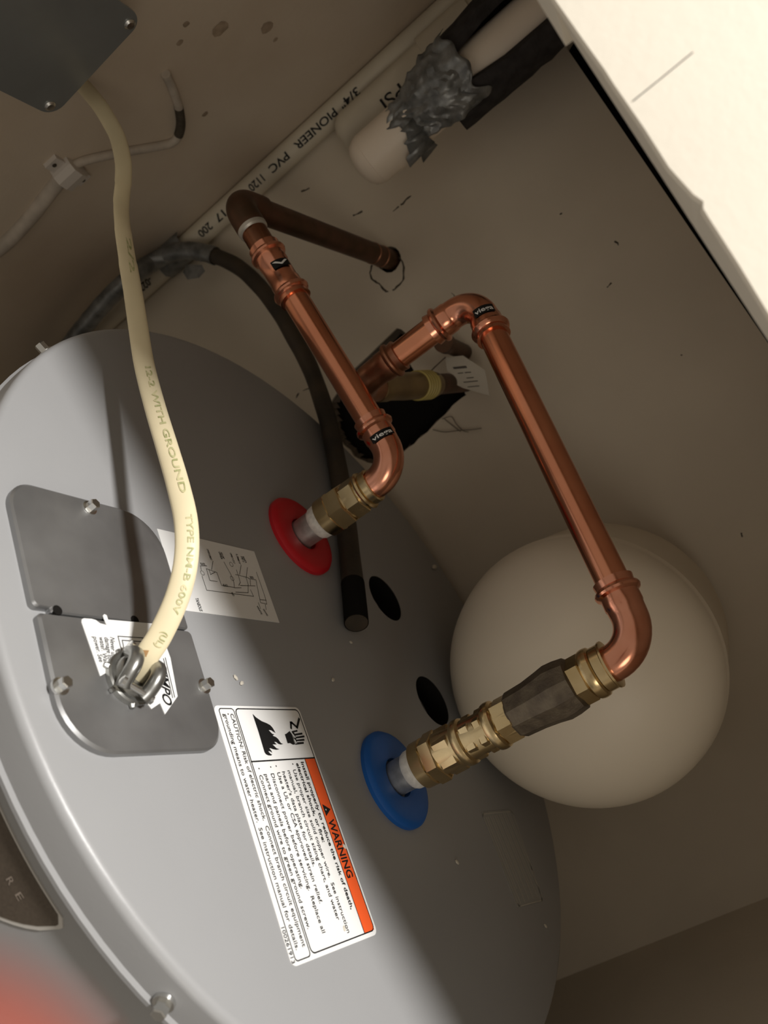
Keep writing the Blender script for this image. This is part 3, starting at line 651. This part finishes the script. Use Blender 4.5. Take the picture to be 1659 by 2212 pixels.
# coupling
def coupling(a, b, m, parent):
    a = Vector(a); b = Vector(b); L = (b - a).length
    pr = press_profile(); pr2 = [(L - q, r) for q, r in reversed(pr)]
    bm = bmesh.new(); straight(bm, a, b, pr + pr2, 32); return obj('coupling', bm, m, parent)
cA = H1 + dr * (Lr * D['coup'][0]); cB = H1 + dr * (Lr * D['coup'][1])
cp = coupling(cA, cB, M['copper_fit'], hot)
bm = bmesh.new(); straight(bm, cB, H2, [(-.001, RP), ((H2 - cB).length - .02, RP)], 32)
obj('copper_stub', bm, M['copper_dull'], hot, label='dull short copper stub')
ds = (HS - H2).normalized()
bm = bmesh.new()
# old soldered elbow with plain sockets
pts = []; rr = []
rad = .016; ang = (-dr).angle(ds); t = rad / math.tan(ang / 2); cen = H2 + (-dr + ds).normalized() * (rad / math.sin(ang / 2)); s0 = H2 - dr * t
for q, r in ((D['ringq'] - .004, .0126), (D['ringq'] - .0045, .0131), (.018, .0131)): pts.append(H2 - dr * q); rr.append(r)
v0 = s0 - cen; ax = v0.cross(H2 + ds * t - cen).normalized(); tot = v0.angle(H2 + ds * t - cen)
for k in range(11): pts.append(cen + Matrix.Rotation(tot * k / 10, 3, ax) @ v0); rr.append(.0130)
for q, r in ((.018, .0131), (.0335, .0131), (.034, .0126)): pts.append(H2 + ds * q); rr.append(r)
sweep(bm, pts, rr, 32)
obj('soldered_elbow', bm, M['copper_old'], hot, label='tarnished old soldered elbow')
bm = bmesh.new(); straight(bm, H2 - dr * D['ringq'], H2, [(0, RP + .0002), (.0015, RP + .0017), (.0046, RP + .0020)], 32)
obj('solder_ring', bm, M['solder'], hot, label='pale solder ring')
bm = bmesh.new(); Ls = (HS - H2).length; straight(bm, H2 + ds * .02, HS, [(0, RP), (Ls + .03 - .02, RP)], 32)
old = obj('wall_stub', bm, M['copper_old'], hot, label='tarnished old copper stub entering the wall')
bm = bmesh.new()
for q in (Ls - .035, Ls - .018): straight(bm, H2 + ds * q, HS, [(0, RP), (.0004, RP + .0005), (.0016, RP + .0005), (.002, RP)], 32)
obj('scratch_ring', bm, M['copper_dull'], old)
# press tags (black bands with white lettering)
def press_tag(parent, p, axis, facing, r, along, around, word):
    bm = bmesh.new(); wrap_patch(bm, p, axis, facing, r, along, around)
    t = obj('press_tag', bm, M['ink'], parent, label='black printed band')
    if word:
        bm = bmesh.new(); wrap_text(bm, word, p, axis, facing, r, along * .55, around * .86, True)
        obj('printed_word', bm, M['label'], parent)
def to_cam(p): return (CAM - Vector(p))
pt = H1 + dr * .0265
press_tag(e1, H1 + dr * .0255, dr, to_cam(pt) + Vector((0, 0, .12)), RP + .0017, .0062, .020, 'viega')
pc = cA.lerp(cB, .52); press_tag(cp, pc, dr, to_cam(pc) + Vector((0, .1, .28)), RP + .0017, .0075, .016, 'V')

# ================================================================ COLD LINE
cb0 = hw((.1016, .002, 0)); C1 = Vector((cb0.x, cb0.y, .2000)); C2 = Vector(D['E2c'])
C3 = Vector((C2.x, C2.y, .086)); CW = Vector(D['supply'])
cold = thing('cold_water_pipe', 'copper cold water pipe looping from the blue collar to the hole in the wall', 'pipe', tuple(cb0))
bm = bmesh.new(); straight(bm, cb0 + Zu * .016, cb0 + Zu, [(0, .0126), (.002, .0136), (.007, .0139), (.0095, .0125)], 32)
obj('thread_tape', bm, M['ptfe'], cold, label='white thread seal tape')
bm = bmesh.new()
straight(bm, cb0 + Zu * .0245, cb0 + Zu, [(0, .0152), (.0006, .0163), (.009, .0165), (.010, .0154), (.024, .0150), (.052, .0135), (.080, .0138)], 40)
hexring(bm, cb0, .0345, .0440, .0180); hexring(bm, cb0, .0450, .0575, .0165, .45)
def bead(bm, base, z, r):
    straight(bm, base + Zu * (z - .004), base + Zu, [(0, r - .0022), (.0012, r - .0004), (.003, r), (.005, r), (.0068, r - .0004), (.008, r - .0022)], 40)
bead(bm, cb0, .0625, .0163); hexring(bm, cb0, .0668, .0745, .0152, .3)
hexring(bm, cb0, .0778, .0838, .0152, .3); bead(bm, cb0, .0885, .0166); hexring(bm, cb0, .0925, .1045, .0158, .1)
obj('brass_adapter', bm, M['brass'], cold, angle=28, label='brass press adapters')
bm = bmesh.new(); straight(bm, cb0 + Zu * .0745, cb0 + Zu, [(0, .0132), (.0033, .0132)], 32)
obj('copper_ring', bm, M['copper_fit'], cold, label='copper ring showing between two brass fittings')
bm = bmesh.new()
pts = [(.103, .0150), (.1045, .0158), (.118, .0164), (.128, .0178), (.136, .0192), (.143, .0188), (.1500, .0176), (.1515, .0150)]
sweep(bm, [cb0 + Zu * z + Vector((.0, .0012 if z > .12 else 0, 0)) for z, r in pts], [r for z, r in pts], 10, rot=.25)
obj('valve_body', bm, M['bronze'], cold, angle=24, label='dark cast check valve body')
bm = bmesh.new()
hexring(bm, cb0, .1505, .1600, .0160, .3); bead(bm, cb0, .1640, .0168)
straight(bm, cb0 + Zu * .168, cb0 + Zu, [(0, .0140), (.0005, .0150), (.0065, .0150), (.0072, .0158), (.0086, .0158), (.009, .0118)], 40)
obj('brass_socket', bm, M['brass'], cold, angle=28, label='brass press socket above the valve')
d1 = (C2 - C1).normalized()
bm = bmesh.new(); elbow(bm, C1, -Zu, d1, .030, .047, .023, press1=False)
obj('elbow', bm, M['copper_fit'], cold)
Lc = (C2 - C1).length
bm = bmesh.new(); straight(bm, C1 + d1 * .03, C2, [(0, RP), (Lc - .03 - .02, RP)], 32)
obj('copper_tube', bm, M['copper'], cold)
bm = bmesh.new(); elbow(bm, C2, -d1, -Zu, .043, .043, .020)
e2 = obj('elbow', bm, M['copper_fit'], cold)
bm = bmesh.new(); straight(bm, C2 - Zu * .03, C3, [(0, RP), ((C2 - C3).length - .03 - .02, RP)], 32)
obj('copper_riser', bm, M['copper'], cold)
dw = (CW - C3).normalized()
bm = bmesh.new(); elbow(bm, C3, Zu, dw, .050, .040, .020, press2=False)
e3 = obj('elbow', bm, M['copper_dull'], cold, label='duller lower elbow turning to the wall')
Lw = (CW - C3).length
bm = bmesh.new(); straight(bm, C3 + dw * .02, CW, [(0, RP), (Lw + .03 - .02, RP * .9)], 32)
obj('wall_stub', bm, M['copper_old'], cold, label='dark pipe stub entering the wall')
bm = bmesh.new()
straight(bm, C3 + dw * .038, CW, [(0, .0118), (.001, .0126), (.016, .0128), (.022, .0120), (.050, .0130), (.110, .0132), (.116, .0122)], 32)
obj('brass_coupling', bm, M['brass_old'], cold, label='long brass coupling at the wall hole')
bm = bmesh.new()
for i in range(5): straight(bm, C3 + dw * (.116 + .0052 * i), CW, [(0, .0126), (.0012, .0146), (.0036, .0146), (.0048, .0126)], 32)
obj('coupling_nut', bm, M['yellow'], cold, label='yellowish ribbed nut')
te = C2 - d1 * .018; press_tag(e2, C2 - d1 * .0235, d1, to_cam(te) + Vector((0, -.05, .12)), RP + .0017, .0075, .017, 'viega')

# dark pipe stub at the wall and paper tag behind the elbow
pstub = thing('dark_pipe_stub', 'dark stub of pipe sticking out of the wall beside the paper tag', 'pipe', tuple(D['pipe_stub'][0]))
bm = bmesh.new(); a, b = [Vector(p) for p in D['pipe_stub']]
L = (b - a).length
straight(bm, a, b, [(-.004, .0085), (L - .012, .0085), (L - .011, .0100), (L, .0100)], 24)
obj('stub', bm, M['copper_old'], pstub)
tg = thing('paper_tag', 'small printed paper tag hanging behind the copper pipe by the wall hole', 'tag', tuple(D['tag'][0]))
bm = bmesh.new()
T = [Vector(p) for p in D['tag']]
vs0 = [bm.verts.new(p) for p in T]; vs1 = [bm.verts.new(p + Vector((.0, .0006, .0))) for p in T]
bm.faces.new(vs0); bm.faces.new(vs1[::-1])
for i in range(len(T)): bm.faces.new((vs0[i], vs0[(i + 1) % len(T)], vs1[(i + 1) % len(T)], vs1[i]))
obj('card', bm, M['paper'], tg, smooth=False)
bm = bmesh.new()
p0 = T[0]; ex = (T[3] - T[1]); ey = (T[0] - T[1])
def ontag(a, b): return T[1] + ex * a + ey * b + Vector((0, -.0006, 0))
for a0, b0, b1 in ((.25, .2, .95), (.40, .15, .5), (.40, .6, .9), (.53, .2, .6), (.62, .1, .9), (.74, .2, .85)):
    w_ = .05 if a0 < .3 else .018
    bm.faces.new([bm.verts.new(ontag(*q)) for q in ((a0, b0), (a0 + w_, b0), (a0 + w_, b1), (a0, b1))])
obj('printed_text', bm, M['faint'], tg, smooth=False)
bm = bmesh.new()
pts = smooth_path([D['tag'][0], (Vector(D['tag'][0]) + C3 + dw * .12) / 2 + Vector((0, 0, -.003)), C3 + dw * .135 + Vector((0, 0, .018))], 5)
sweep(bm, pts, [.0007] * len(pts), 6); obj('tie_wire', bm, M['fur'], tg)

# ================================================================ EXPANSION TANK
TK = Vector(D['tank'][:3]); TR = D['tank'][3]; TB = D['tank'][4]
tank = thing('expansion_tank', 'large cream domed tank end jutting from the back wall behind the cold inlet', 'tank', (TK.x, WY, TK.z))
prof = [(0, .0)]
prof = []
dome = D['tank'][5]
for k in range(17):
    a = math.pi / 2 * k / 16
    prof.append((TB - dome * math.cos(a), max(TR * math.sin(a), .0004)))
prof += [(TB + .002, TR + .0012), (TB + .006, TR + .0012), (TB + .007, TR), (WY - .045, TR), (WY - .03, TR * .93), (WY - .018, TR * .75), (WY - .012, TR * .4)]
bm = bmesh.new(); straight(bm, (TK.x, 0, TK.z), (TK.x, 1, TK.z), prof, 96)
obj('tank_shell', bm, M['tank'], tank, angle=50)
bm = bmesh.new(); straight(bm, (TK.x, WY - .014, TK.z), (TK.x, 1, TK.z), [(0, .03), (.0135, .03)], 32)
obj('wall_mount', bm, M['steel'], tank)

# ================================================================ HOSE
hose = thing('drain_hose', 'brown rubber hose arching from behind the heater and resting on its top', 'hose', tuple(D['hose'][0]))
hp = smooth_path(D['hose'], 7)
bm = bmesh.new()
rh = [.0090 + (.0008 * math.sin(i * .9) * .2) for i in range(len(hp))]
sweep(bm, hp, rh, 20)
obj('hose_tube', bm, M['hose'], hose)
bm = bmesh.new(); sweep(bm, hp[:10], [.0096] * 10, 20, caps=False)
obj('hose_end', bm, M['cavity'], hose, label='darker bare end of the hose')
# duct tape strapping the hose to the pvc pipe
PV = Vector((UL + .0146, WY - .0142, 0)); RV = .01335
bm = bmesh.new()
ti = [i for i, p in enumerate(hp) if -.512 < p.x < -.468 and p.z < -.03]
rows = []
for i in ti[::1]:
    c = hp[i]
    tdir = (hp[min(i + 1, len(hp) - 1)] - hp[i - 1]).normalized()
    x = Vector((0, -1, 0)); x = (x - tdir * x.dot(tdir)).normalized(); y = tdir.cross(x)
    row = []
    for k in range(22):
        a = 2 * math.pi * k / 22
        rr_ = .0104 * (1 + .10 * noise.noise(Vector((i * .5, k * .7, 2))))
        q = c + x * (math.cos(a) * rr_) + y * (math.sin(a) * rr_)
        row.append(bm.verts.new(q))
    rows.append(row)
for r0, r1 in zip(rows[:-1], rows[1:]):
    for k in range(22): bm.faces.new((r0[k], r0[(k + 1) % 22], r1[(k + 1) % 22], r1[k]))
# skirt of the tape round the pvc
straps = []
for j in range(6):
    z = D['tapez'] - .018 + j * .0085
    straps.append([bm.verts.new((PV.x + .0168 * (1 + .07 * noise.noise(Vector((j, k * .6, 5)))) * math.cos(a), PV.y - .004 + .0190 * (1 + .1 * noise.noise(Vector((j, k * .8, 9)))) * math.sin(a), z + .004 * noise.noise(Vector((k * .5, j, 1))))) for k, a in enumerate([2 * math.pi * t / 20 for t in range(20)])])
for r0, r1 in zip(straps[:-1], straps[1:]):
    for k in range(20): bm.faces.new((r0[k], r0[(k + 1) % 20], r1[(k + 1) % 20], r1[k]))
# loose tape tab
tb = [Vector(p) for p in D['tapetab']]
vs = [bm.verts.new(p) for p in tb]; bm.faces.new(vs)
obj('duct_tape', bm, M['duct'], hose, label='grey duct tape strapping the hose to the pvc pipe')

# ================================================================ PVC PIPES
pvc = thing('pvc_pipe', 'thin printed white pvc pipe running up the corner of the two walls', 'pipe', (PV.x, PV.y, ZF))
bm = bmesh.new(); straight(bm, (PV.x, PV.y, ZF), (PV.x, PV.y, 5), [(0, RV), (.40 - ZF, RV)], 32)
obj('pipe_body', bm, M['pvc'], pvc)
bm = bmesh.new()
fdir = Vector((D['pvcface'][0], D['pvcface'][1], 0))
for s, za, zb in D['pvctext2']:
    wrap_text(bm, s, (PV.x, PV.y, za), (0, 0, -1), fdir, RV, .0082, za - zb, True, down=True)
obj('printed_text', bm, M['ink'], pvc)
# second pipe, capped, with a coupling
P2 = Vector(D['p2']); R2 = .0241
p2 = thing('capped_pvc_pipe', 'wider cream pvc pipe with a rounded end, behind the white cap', 'pipe', tuple(P2))
bm = bmesh.new(); straight(bm, P2, P2 + Zu, [(-.012, .004), (-.011, .012), (-.007, .019), (0, R2 - .001), (.004, R2), (.40 - P2.z, R2)], 40)
obj('pipe_body', bm, M['pvc'], p2)
bm = bmesh.new(); zc = D['p2coup']; straight(bm, (P2.x, P2.y, zc), (P2.x, P2.y, 9), [(0, R2), (.0005, R2 + .0038), (.06, R2 + .0038), (.061, R2)], 40)
obj('coupling', bm, M['pvc'], p2)
bm = bmesh.new()
f2 = Vector((D['p2face'][0], D['p2face'][1], 0)); wrap_text(bm, '330 PSI', (P2.x, P2.y, D['p2text'][0]), (0, 0, -1), f2, R2, .0125, D['p2text'][0] - D['p2text'][1], False, down=True)
obj('printed_text', bm, M['ink'], p2)
# front pipe: white cap, black foam sleeve open along a slit, duct tape collar
P3 = Vector(D['p3']); RC = .0262
p3 = thing('insulated_pipe', 'vertical pipe with a white end cap, grey duct tape and split black foam sleeve', 'pipe', tuple(P3))
bm = bmesh.new(); straight(bm, P3, P3 + Zu, [(0, .0004), (.0006, .010), (.003, .0175), (.007, .0228), (.013, .0256), (.0165, RC), (.0170, RC + .0006), (.075, RC + .0006), (.0755, .0242)], 48)
obj('end_cap', bm, M['cap'], p3, label='rounded white end cap')
bm = bmesh.new(); straight(bm, P3 + Zu * .07, P3 + Zu, [(0, .0241), (.40 - P3.z - .07, .0241)], 40)
obj('pipe_body', bm, M['cap'], p3)
bm = bmesh.new()
sa = D['slit']; half = .62; nseg = 30; rin = .0262; rout = .0385; rows = []
for j in range(13):
    z = P3.z + .108 + j * (.40 - P3.z - .108) / 12
    row_o = []; row_i = []
    open_ = half * (0.55 + .5 * min(1, j / 6)) + .06 * noise.noise(Vector((j, 0, 0)))
    for k in range(nseg + 1):
        a = sa + open_ + (2 * math.pi - 2 * open_) * k / nseg
        ro = rout * (1 + .06 * noise.noise(Vector((j * .6, k * .35, 4)))) + .012 * (min(1, j / 8)) * max(0, math.cos(a - D['flap']))
        row_o.append(bm.verts.new((P3.x + ro * math.cos(a), P3.y + ro * math.sin(a), z)))
        ri = rin + .012 * (min(1, j / 8)) * max(0, math.cos(a - D['flap']))
        row_i.append(bm.verts.new((P3.x + ri * math.cos(a), P3.y + ri * math.sin(a), z)))
    rows.append((row_o, row_i))
for (o0, i0), (o1, i1) in zip(rows[:-1], rows[1:]):
    for k in range(nseg):
        bm.faces.new((o0[k], o0[k + 1], o1[k + 1], o1[k])); bm.faces.new((i0[k], i1[k], i1[k + 1], i0[k + 1]))
    for k in (0, nseg): bm.faces.new((o0[k], i0[k], i1[k], o1[k]))
for (o, i_) in (rows[0], rows[-1]):
    for k in range(nseg): bm.faces.new((o[k], o[k + 1], i_[k + 1], i_[k]))
obj('foam_sleeve', bm, M['foam'], p3, label='split black foam sleeve')
bm = bmesh.new(); rows = []
for j in range(26):
    row = []
    for k in range(41):
        a = D['tapea'] + (D['tapeb'] - D['tapea']) * k / 40
        low = .054 + .012 * noise.noise(Vector((k * .10, 7, 1))) + .030 * max(0, k / 40 - .30) ** 1.2 + .012 * max(0, .2 - k / 40)
        top = .142 + .014 * noise.noise(Vector((k * .12, 2, 8)))
        s = j / 25; z = P3.z + low + (top - low) * s
        base = RC + .0014 + (rout + .0015 - RC) * min(1, max(0, (z - P3.z - .070) / .035)) + .010 * min(1, s) * max(0, math.cos(a - D['flap']))
        rr_ = base + .0050 * noise.noise(Vector((k * .10, j * .26, 3))) + .0026 * noise.noise(Vector((k * .27, j * .6, 6)))
        row.append(bm.verts.new((P3.x + rr_ * math.cos(a), P3.y + rr_ * math.sin(a), z)))
    rows.append(row)
for r0, r1 in zip(rows[:-1], rows[1:]):
    for k in range(40): bm.faces.new((r0[k], r0[k + 1], r1[k + 1], r1[k]))
# torn tails of tape
for a0, l in ((D['tapeb'] - .15, .030), (D['tapeb'] + .12, .018), (D['tapeb'] - .5, .022), (D['tapeb'] - .8, .016)):
    q = [(a0, .075, .003), (a0 + .45, .078, .006), (a0 + .40, .075 - l, .011), (a0 + .2, .080 - l * 1.1, .006), (a0 + .08, .070 - l * .7, .009)]
    bm.faces.new([bm.verts.new((P3.x + (RC + e) * math.cos(a), P3.y + (RC + e) * math.sin(a), P3.z + z)) for a, z, e in q])
tp = obj('duct_tape', bm, M['duct'], p3, angle=25, label='crumpled grey duct tape')
sm = tp.modifiers.new('thickness', 'SOLIDIFY'); sm.thickness = .0005

# ================================================================ POWER CABLE
cab = thing('power_cable', 'flat cream electrical cable arching from the junction box to the heater cover', 'cable', tuple(D['cable'][0]))
cpnt = smooth_path(D['cable'], 6)
bm = bmesh.new(); nC = len(cpnt); wdirs = []
for i, p in enumerate(cpnt):
    t = (cpnt[min(i + 1, nC - 1)] - cpnt[max(i - 1, 0)]).normalized()
    v = (CAM - p).normalized(); w_ = t.cross(v).normalized()
    tw = D['twist'][min(len(D['twist']) - 1, int(i / 6))]
    wdirs.append(Matrix.Rotation(tw, 3, t) @ w_)
rings = sweep(bm, cpnt, [1.0] * nC, 20, squash=(.0064, .0027), width_dirs=wdirs)
obj('jacket', bm, M['romex'], cab)
S = [0]
for i in range(1, nC): S.append(S[-1] + (cpnt[i] - cpnt[i - 1]).length)
def at_cable(s, w_):
    s = max(0, min(S[-1] - 1e-6, s)); i = 0
    while i < nC - 2 and S[i + 1] < s: i += 1
    f = (s - S[i]) / max(S[i + 1] - S[i], 1e-9)
    p = cpnt[i].lerp(cpnt[i + 1], f); t = (cpnt[i + 1] - cpnt[i]).normalized(); wd_ = wdirs[i].lerp(wdirs[i + 1], f)
    wd_ = (wd_ - t * wd_.dot(t)).normalized(); nn = wd_.cross(t)
    if nn.dot(CAM - p) < 0: nn = -nn
    hh = .0027 * math.sqrt(max(0, 1 - (w_ / .0064) ** 2))
    return p + wd_ * w_ + nn * (hh + .0003)
sgn = 1 if wdirs[30].dot(CX) > 0 else -1
bm = bmesh.new()
for s, z0, z1 in D['cabtext']:
    put_text(bm, s, lambda x, y: at_cable(z0 - x, sgn * (y + .0020)), z0 - z1, .0034, True, cut=('x', [i / 30 for i in range(1, 30)]))
obj('printed_text', bm, M['romex_ink'], cab, label='worn green printing along the cable')
bm = bmesh.new()
pp = [at_cable(.012, -sgn * .003), at_cable(.012, sgn * .001), at_cable(.024, -sgn * .0005), at_cable(.022, -sgn * .0045)]
bm.faces.new([bm.verts.new(p + (CAM - p).normalized() * .0004) for p in pp])
obj('kraft_strip', bm, M['kraft'], cab, smooth=False, label='torn brown paper filler at the cable end')

# cable clamp on the cover
CC = hw((.0365, -.2235, .0047))
clamp = thing('cable_clamp', 'round zinc cable clamp fitted in the access cover', 'clamp', tuple(CC))
bm = bmesh.new(); straight(bm, CC, CC + Zu, [(0, .0150), (.0028, .0150), (.0036, .0140), (.0036, .0118), (.0070, .0112), (.0080, .0102), (.0080, .0078), (.0008, .0078)], 32)
obj('clamp_ring', bm, M['clamp'], clamp)
for k in range(7):
    bm = bmesh.new()
    a = k * 2 * math.pi / 7 + .35; c = CC + Vector((math.cos(a) * .0146, math.sin(a) * .0146, .0013))
    straight(bm, c, c + Vector((math.cos(a), math.sin(a), 0)), [(0, .0018), (.0022, .0012)], 6)
    obj('locknut_lug', bm, M['clamp'], clamp)
cs = Vector((-.67, .74, 0)).normalized(); cd = Vector((cs.y, -cs.x, 0))      # cs runs along the cable slot, cd across it
for sg in (-1, 1):
    bm = bmesh.new()
    base = CC + cd * (sg * .0062) + Zu * .0085
    pts = [base - cs * .0118 - Zu * .003, base - cs * .0085 + cd * (sg * .0010), base - cs * .003 + Zu * .0045 + cd * (sg * .0012), base + cs * .003 + Zu * .0050 + cd * (sg * .0012), base + cs * .0085 + cd * (sg * .0010), base + cs * .0118 - Zu * .003]
    sweep(bm, smooth_path(pts, 5), .0042, 14, squash=(1.0, .95), up=(0, 0, 1))
    obj('clamp_jaw', bm, M['clamp'], clamp)
for sg in (-1, 1):
    bm = bmesh.new()
    a = CC - cs * .0112 * sg - cd * .0105 + Zu * .0088; b = CC - cs * .0112 * sg + cd * .009 + Zu * .0088
    straight(bm, a, b, [(0, .0010), (.0005, .0031), (.0024, .0031), (.0026, .0016), (.021, .0016)], 14)
    obj('clamp_screw', bm, M['zinc'], clamp)

# ================================================================ JUNCTION BOX
jy0, jy1, jz0, jz1 = D['jb']; jx = UL + .052
jb = thing('junction_box', 'dark grey steel electrical box cover on the left wall where the cable enters', 'junction box', (UL, (jy0 + jy1) / 2, (jz0 + jz1) / 2))
def yz_prism(bm, poly, x0, x1):
    a = [bm.verts.new((x0, y, z)) for y, z in poly]; b = [bm.verts.new((x1, y, z)) for y, z in poly]; n = len(poly)
    for i in range(n): bm.faces.new((a[i], a[(i + 1) % n], b[(i + 1) % n], b[i]))
    bm.faces.new(a); bm.faces.new(b[::-1])
bm = bmesh.new()
yz_prism(bm, rounded([(jy0 + .004, jz0 + .004, .012), (jy1 - .004, jz0 + .004, .012), (jy1 - .004, jz1 - .004, .012), (jy0 + .004, jz1 - .004, .012)], 5), UL, jx - .002)
obj('box_body', bm, M['box'], jb, angle=30)
bm = bmesh.new()
yz_prism(bm, rounded(D['jbcover'], 6), jx - .0018, jx)
cv = obj('cover_plate', bm, M['box'], jb, angle=30)
for y, z in D['jbscrew']:
    bm = bmesh.new(); straight(bm, (jx - .001, y, z), (jx + 1, y, z), [(0, .0048), (.0018, .0046), (.0032, .003), (.0034, .0004)], 18)
    obj('cover_screw', bm, M['zinc'], jb)
bm = bmesh.new(); ce = Vector(D['cable'][-2]); 
straight(bm, (ce.x, jy1 - .006, ce.z), (ce.x, 9, ce.z), [(0, .009), (.010, .009), (.0105, .007)], 18)
obj('cable_connector', bm, M['clamp'], jb)

# ================================================================ THIN CABLE ON THE LEFT WALL
wc = thing('wall_cable', 'thin painted-over white cable stapled across the left wall', 'cable', tuple(D['wc'][3]))
wp = smooth_path(D['wc'], 6)
bm = bmesh.new()
k0 = 4 * 6
sweep(bm, wp[:k0 + 3], [.0074] * (k0 + 3), 14); obj('thick_run', bm, M['wirewhite'], wc)
bm = bmesh.new(); sweep(bm, wp[k0:], [.0043] * len(wp[k0:]), 12); obj('thin_run', bm, M['wirewhite'], wc)
bm = bmesh.new(); kk = [p for p in wp if .045 < p.z < .0935]
kk = [p for p in wp[-22:-12]]
sweep(bm, kk, [.0046] * len(kk), 10); obj('dark_smear', bm, M['dirt'], wc, label='grimy stretch of the cable')
cl = thing('cable_clip', 'white plastic clip nailed over the thin cable on the left wall', 'clip', tuple(D['wc'][4]))
c0 = Vector((UL, D['clip'][0], D['clip'][1])); ca = D['clip'][2]
u1 = Vector((0, math.cos(ca), math.sin(ca))); u2 = Vector((0, -math.sin(ca), math.cos(ca)))
bm = bmesh.new()
arch = [(-.0125, 0), (-.0125, .008), (-.009, .0145), (0, .0165), (.009, .0145), (.0125, .008), (.0125, 0)]
vv = []
for s in (-.011, .011):
    vv.append([bm.verts.new(c0 + u2 * a + Vector((h, 0, 0)) + u1 * s) for a, h in arch])
for i in range(len(arch) - 1): bm.faces.new((vv[0][i], vv[0][i + 1], vv[1][i + 1], vv[1][i]))
bm.faces.new(vv[0]); bm.faces.new(vv[1][::-1])
obj('clip_arch', bm, M['clip'], cl, smooth=False)
for sg in (-1, 1):
    bm = bmesh.new(); q = c0 + u2 * (sg * .0185)
    bmesh.ops.create_cube(bm, size=1, matrix=Matrix.Translation(q + Vector((.0022, 0, 0))) @ Matrix.Rotation(ca, 4, 'X') @ Matrix.Diagonal((.0045, .015, .013, 1)))
    obj('clip_foot', bm, M['clip'], cl, smooth=False)
for sg in (-1, 1):
    bm = bmesh.new(); q = c0 + u2 * (sg * .0205) + Vector((.004, 0, 0)); straight(bm, q, q + Vector((1, 0, 0)), [(0, .0008), (.001, .0022), (.0018, .0020)], 10)
    obj('nail_head', bm, M['dirt'], cl)

# ================================================================ CRUMBS
CRUMB = ['largest white plaster crumb at the heater rim behind the dark knockout hole', 'tiny plaster crumb by the end of the brown hose', 'tiny plaster crumb by the shadowed back rim below the faint label', 'tiny plaster crumb on the word WARNING', 'tiny plaster crumb between the hose end and the warning label', 'tiny plaster crumb in shadow right of the blue collar', 'tiny plaster crumb in light beside the right cover screw', 'tiny plaster crumb on the lower end of the warning label', 'tiny plaster crumb just above the warning label corner']
for i, p in enumerate(D['crumbs']):
    bm = bmesh.new()
    s = (.0038 if i == 0 else .0016 + .0006 * random.random())
    bmesh.ops.create_icosphere(bm, subdivisions=1, radius=1, matrix=Matrix.Translation((p[0], p[1], s * .35)) @ Matrix.Rotation(random.random() * 3, 4, 'Z') @ Matrix.Diagonal((s * (1.9 if i == 0 else 1.1), s * .7, s * .35, 1)))
    o = obj('plaster_crumb', bm, M['crumb'], smooth=False)
    tag(o, CRUMB[i], 'crumb', 'plaster crumbs on the heater top')

# ================================================================ HAND (one fingertip strays in front of the lens corner)
def cw(x, y, z): return CAM + CX * x - CY * y - CZ * z
hv = []; he = []; hrad = []
def chain(pts, start=None):
    prev = start
    for (x, y, z, r) in pts:
        hv.append(cw(x, y, z)); hrad.append(r); i = len(hv) - 1
        if prev is not None: he.append((prev, i))
        prev = i
    return prev
wrist = chain([(-.118, .150, -.085, .024)])
palm = chain([(-.106, .118, -.052, .026), (-.098, .092, -.030, .025)], wrist)
arm = chain([(-.135, .20, -.13, .027), (-.16, .28, -.19, .032)], wrist)
hroot = wrist
chain([(-.080, .066, -.002, .0115), (-.060, .050, .018, .0098), (-.026, .0315, .026, .0090), (-.0088, .0162, .0240, .0082)], palm)        # index, over the lens corner
chain([(-.100, .068, .004, .0112), (-.082, .052, .026, .0096), (-.060, .040, .034, .0086), (-.044, .034, .030, .0074)], palm)
chain([(-.118, .076, -.006, .0108), (-.106, .058, .018, .0092), (-.086, .046, .028, .0084), (-.070, .040, .024, .0072)], palm)
chain([(-.132, .090, -.022, .0096), (-.124, .072, -.002, .0082), (-.108, .060, .010, .0074), (-.095, .054, .008, .0064)], palm)
chain([(-.086, .112, -.058, .0130), (-.066, .092, -.060, .0108), (-.048, .074, -.052, .0092)], wrist + 1)    # thumb, behind the lens
me = bpy.data.meshes.new('hand'); me.from_pydata([tuple(v) for v in hv], he, [])
hand = bpy.data.objects.new('hand', me); COL.objects.link(hand)
sk = hand.modifiers.new('skin', 'SKIN'); sk.use_smooth_shade = True
for i, sv in enumerate(me.skin_vertices[0].data):
    sv.radius = (hrad[i], hrad[i]); sv.use_root = (i == hroot)
ss = hand.modifiers.new('smooth', 'SUBSURF'); ss.levels = 2; ss.render_levels = 2
me.materials.append(M['skin'])
tag(hand, 'hand of a person coloured red as by light shining through, its blurred fingertip in the bottom left corner', 'hand')

for o in bpy.data.objects:
    if o.parent and o.name.split('.')[0] in ('printed_text', 'border_line', 'diagram_line', 'scuff_mark', 'stain', 'loose_fibre', 'print_rule', 'lightning_mark', 'torn_edge', 'foot_ring', 'scratch_ring', 'crack'): o['kind'] = 'stuff'
    if '_off' in o: del o['_off']
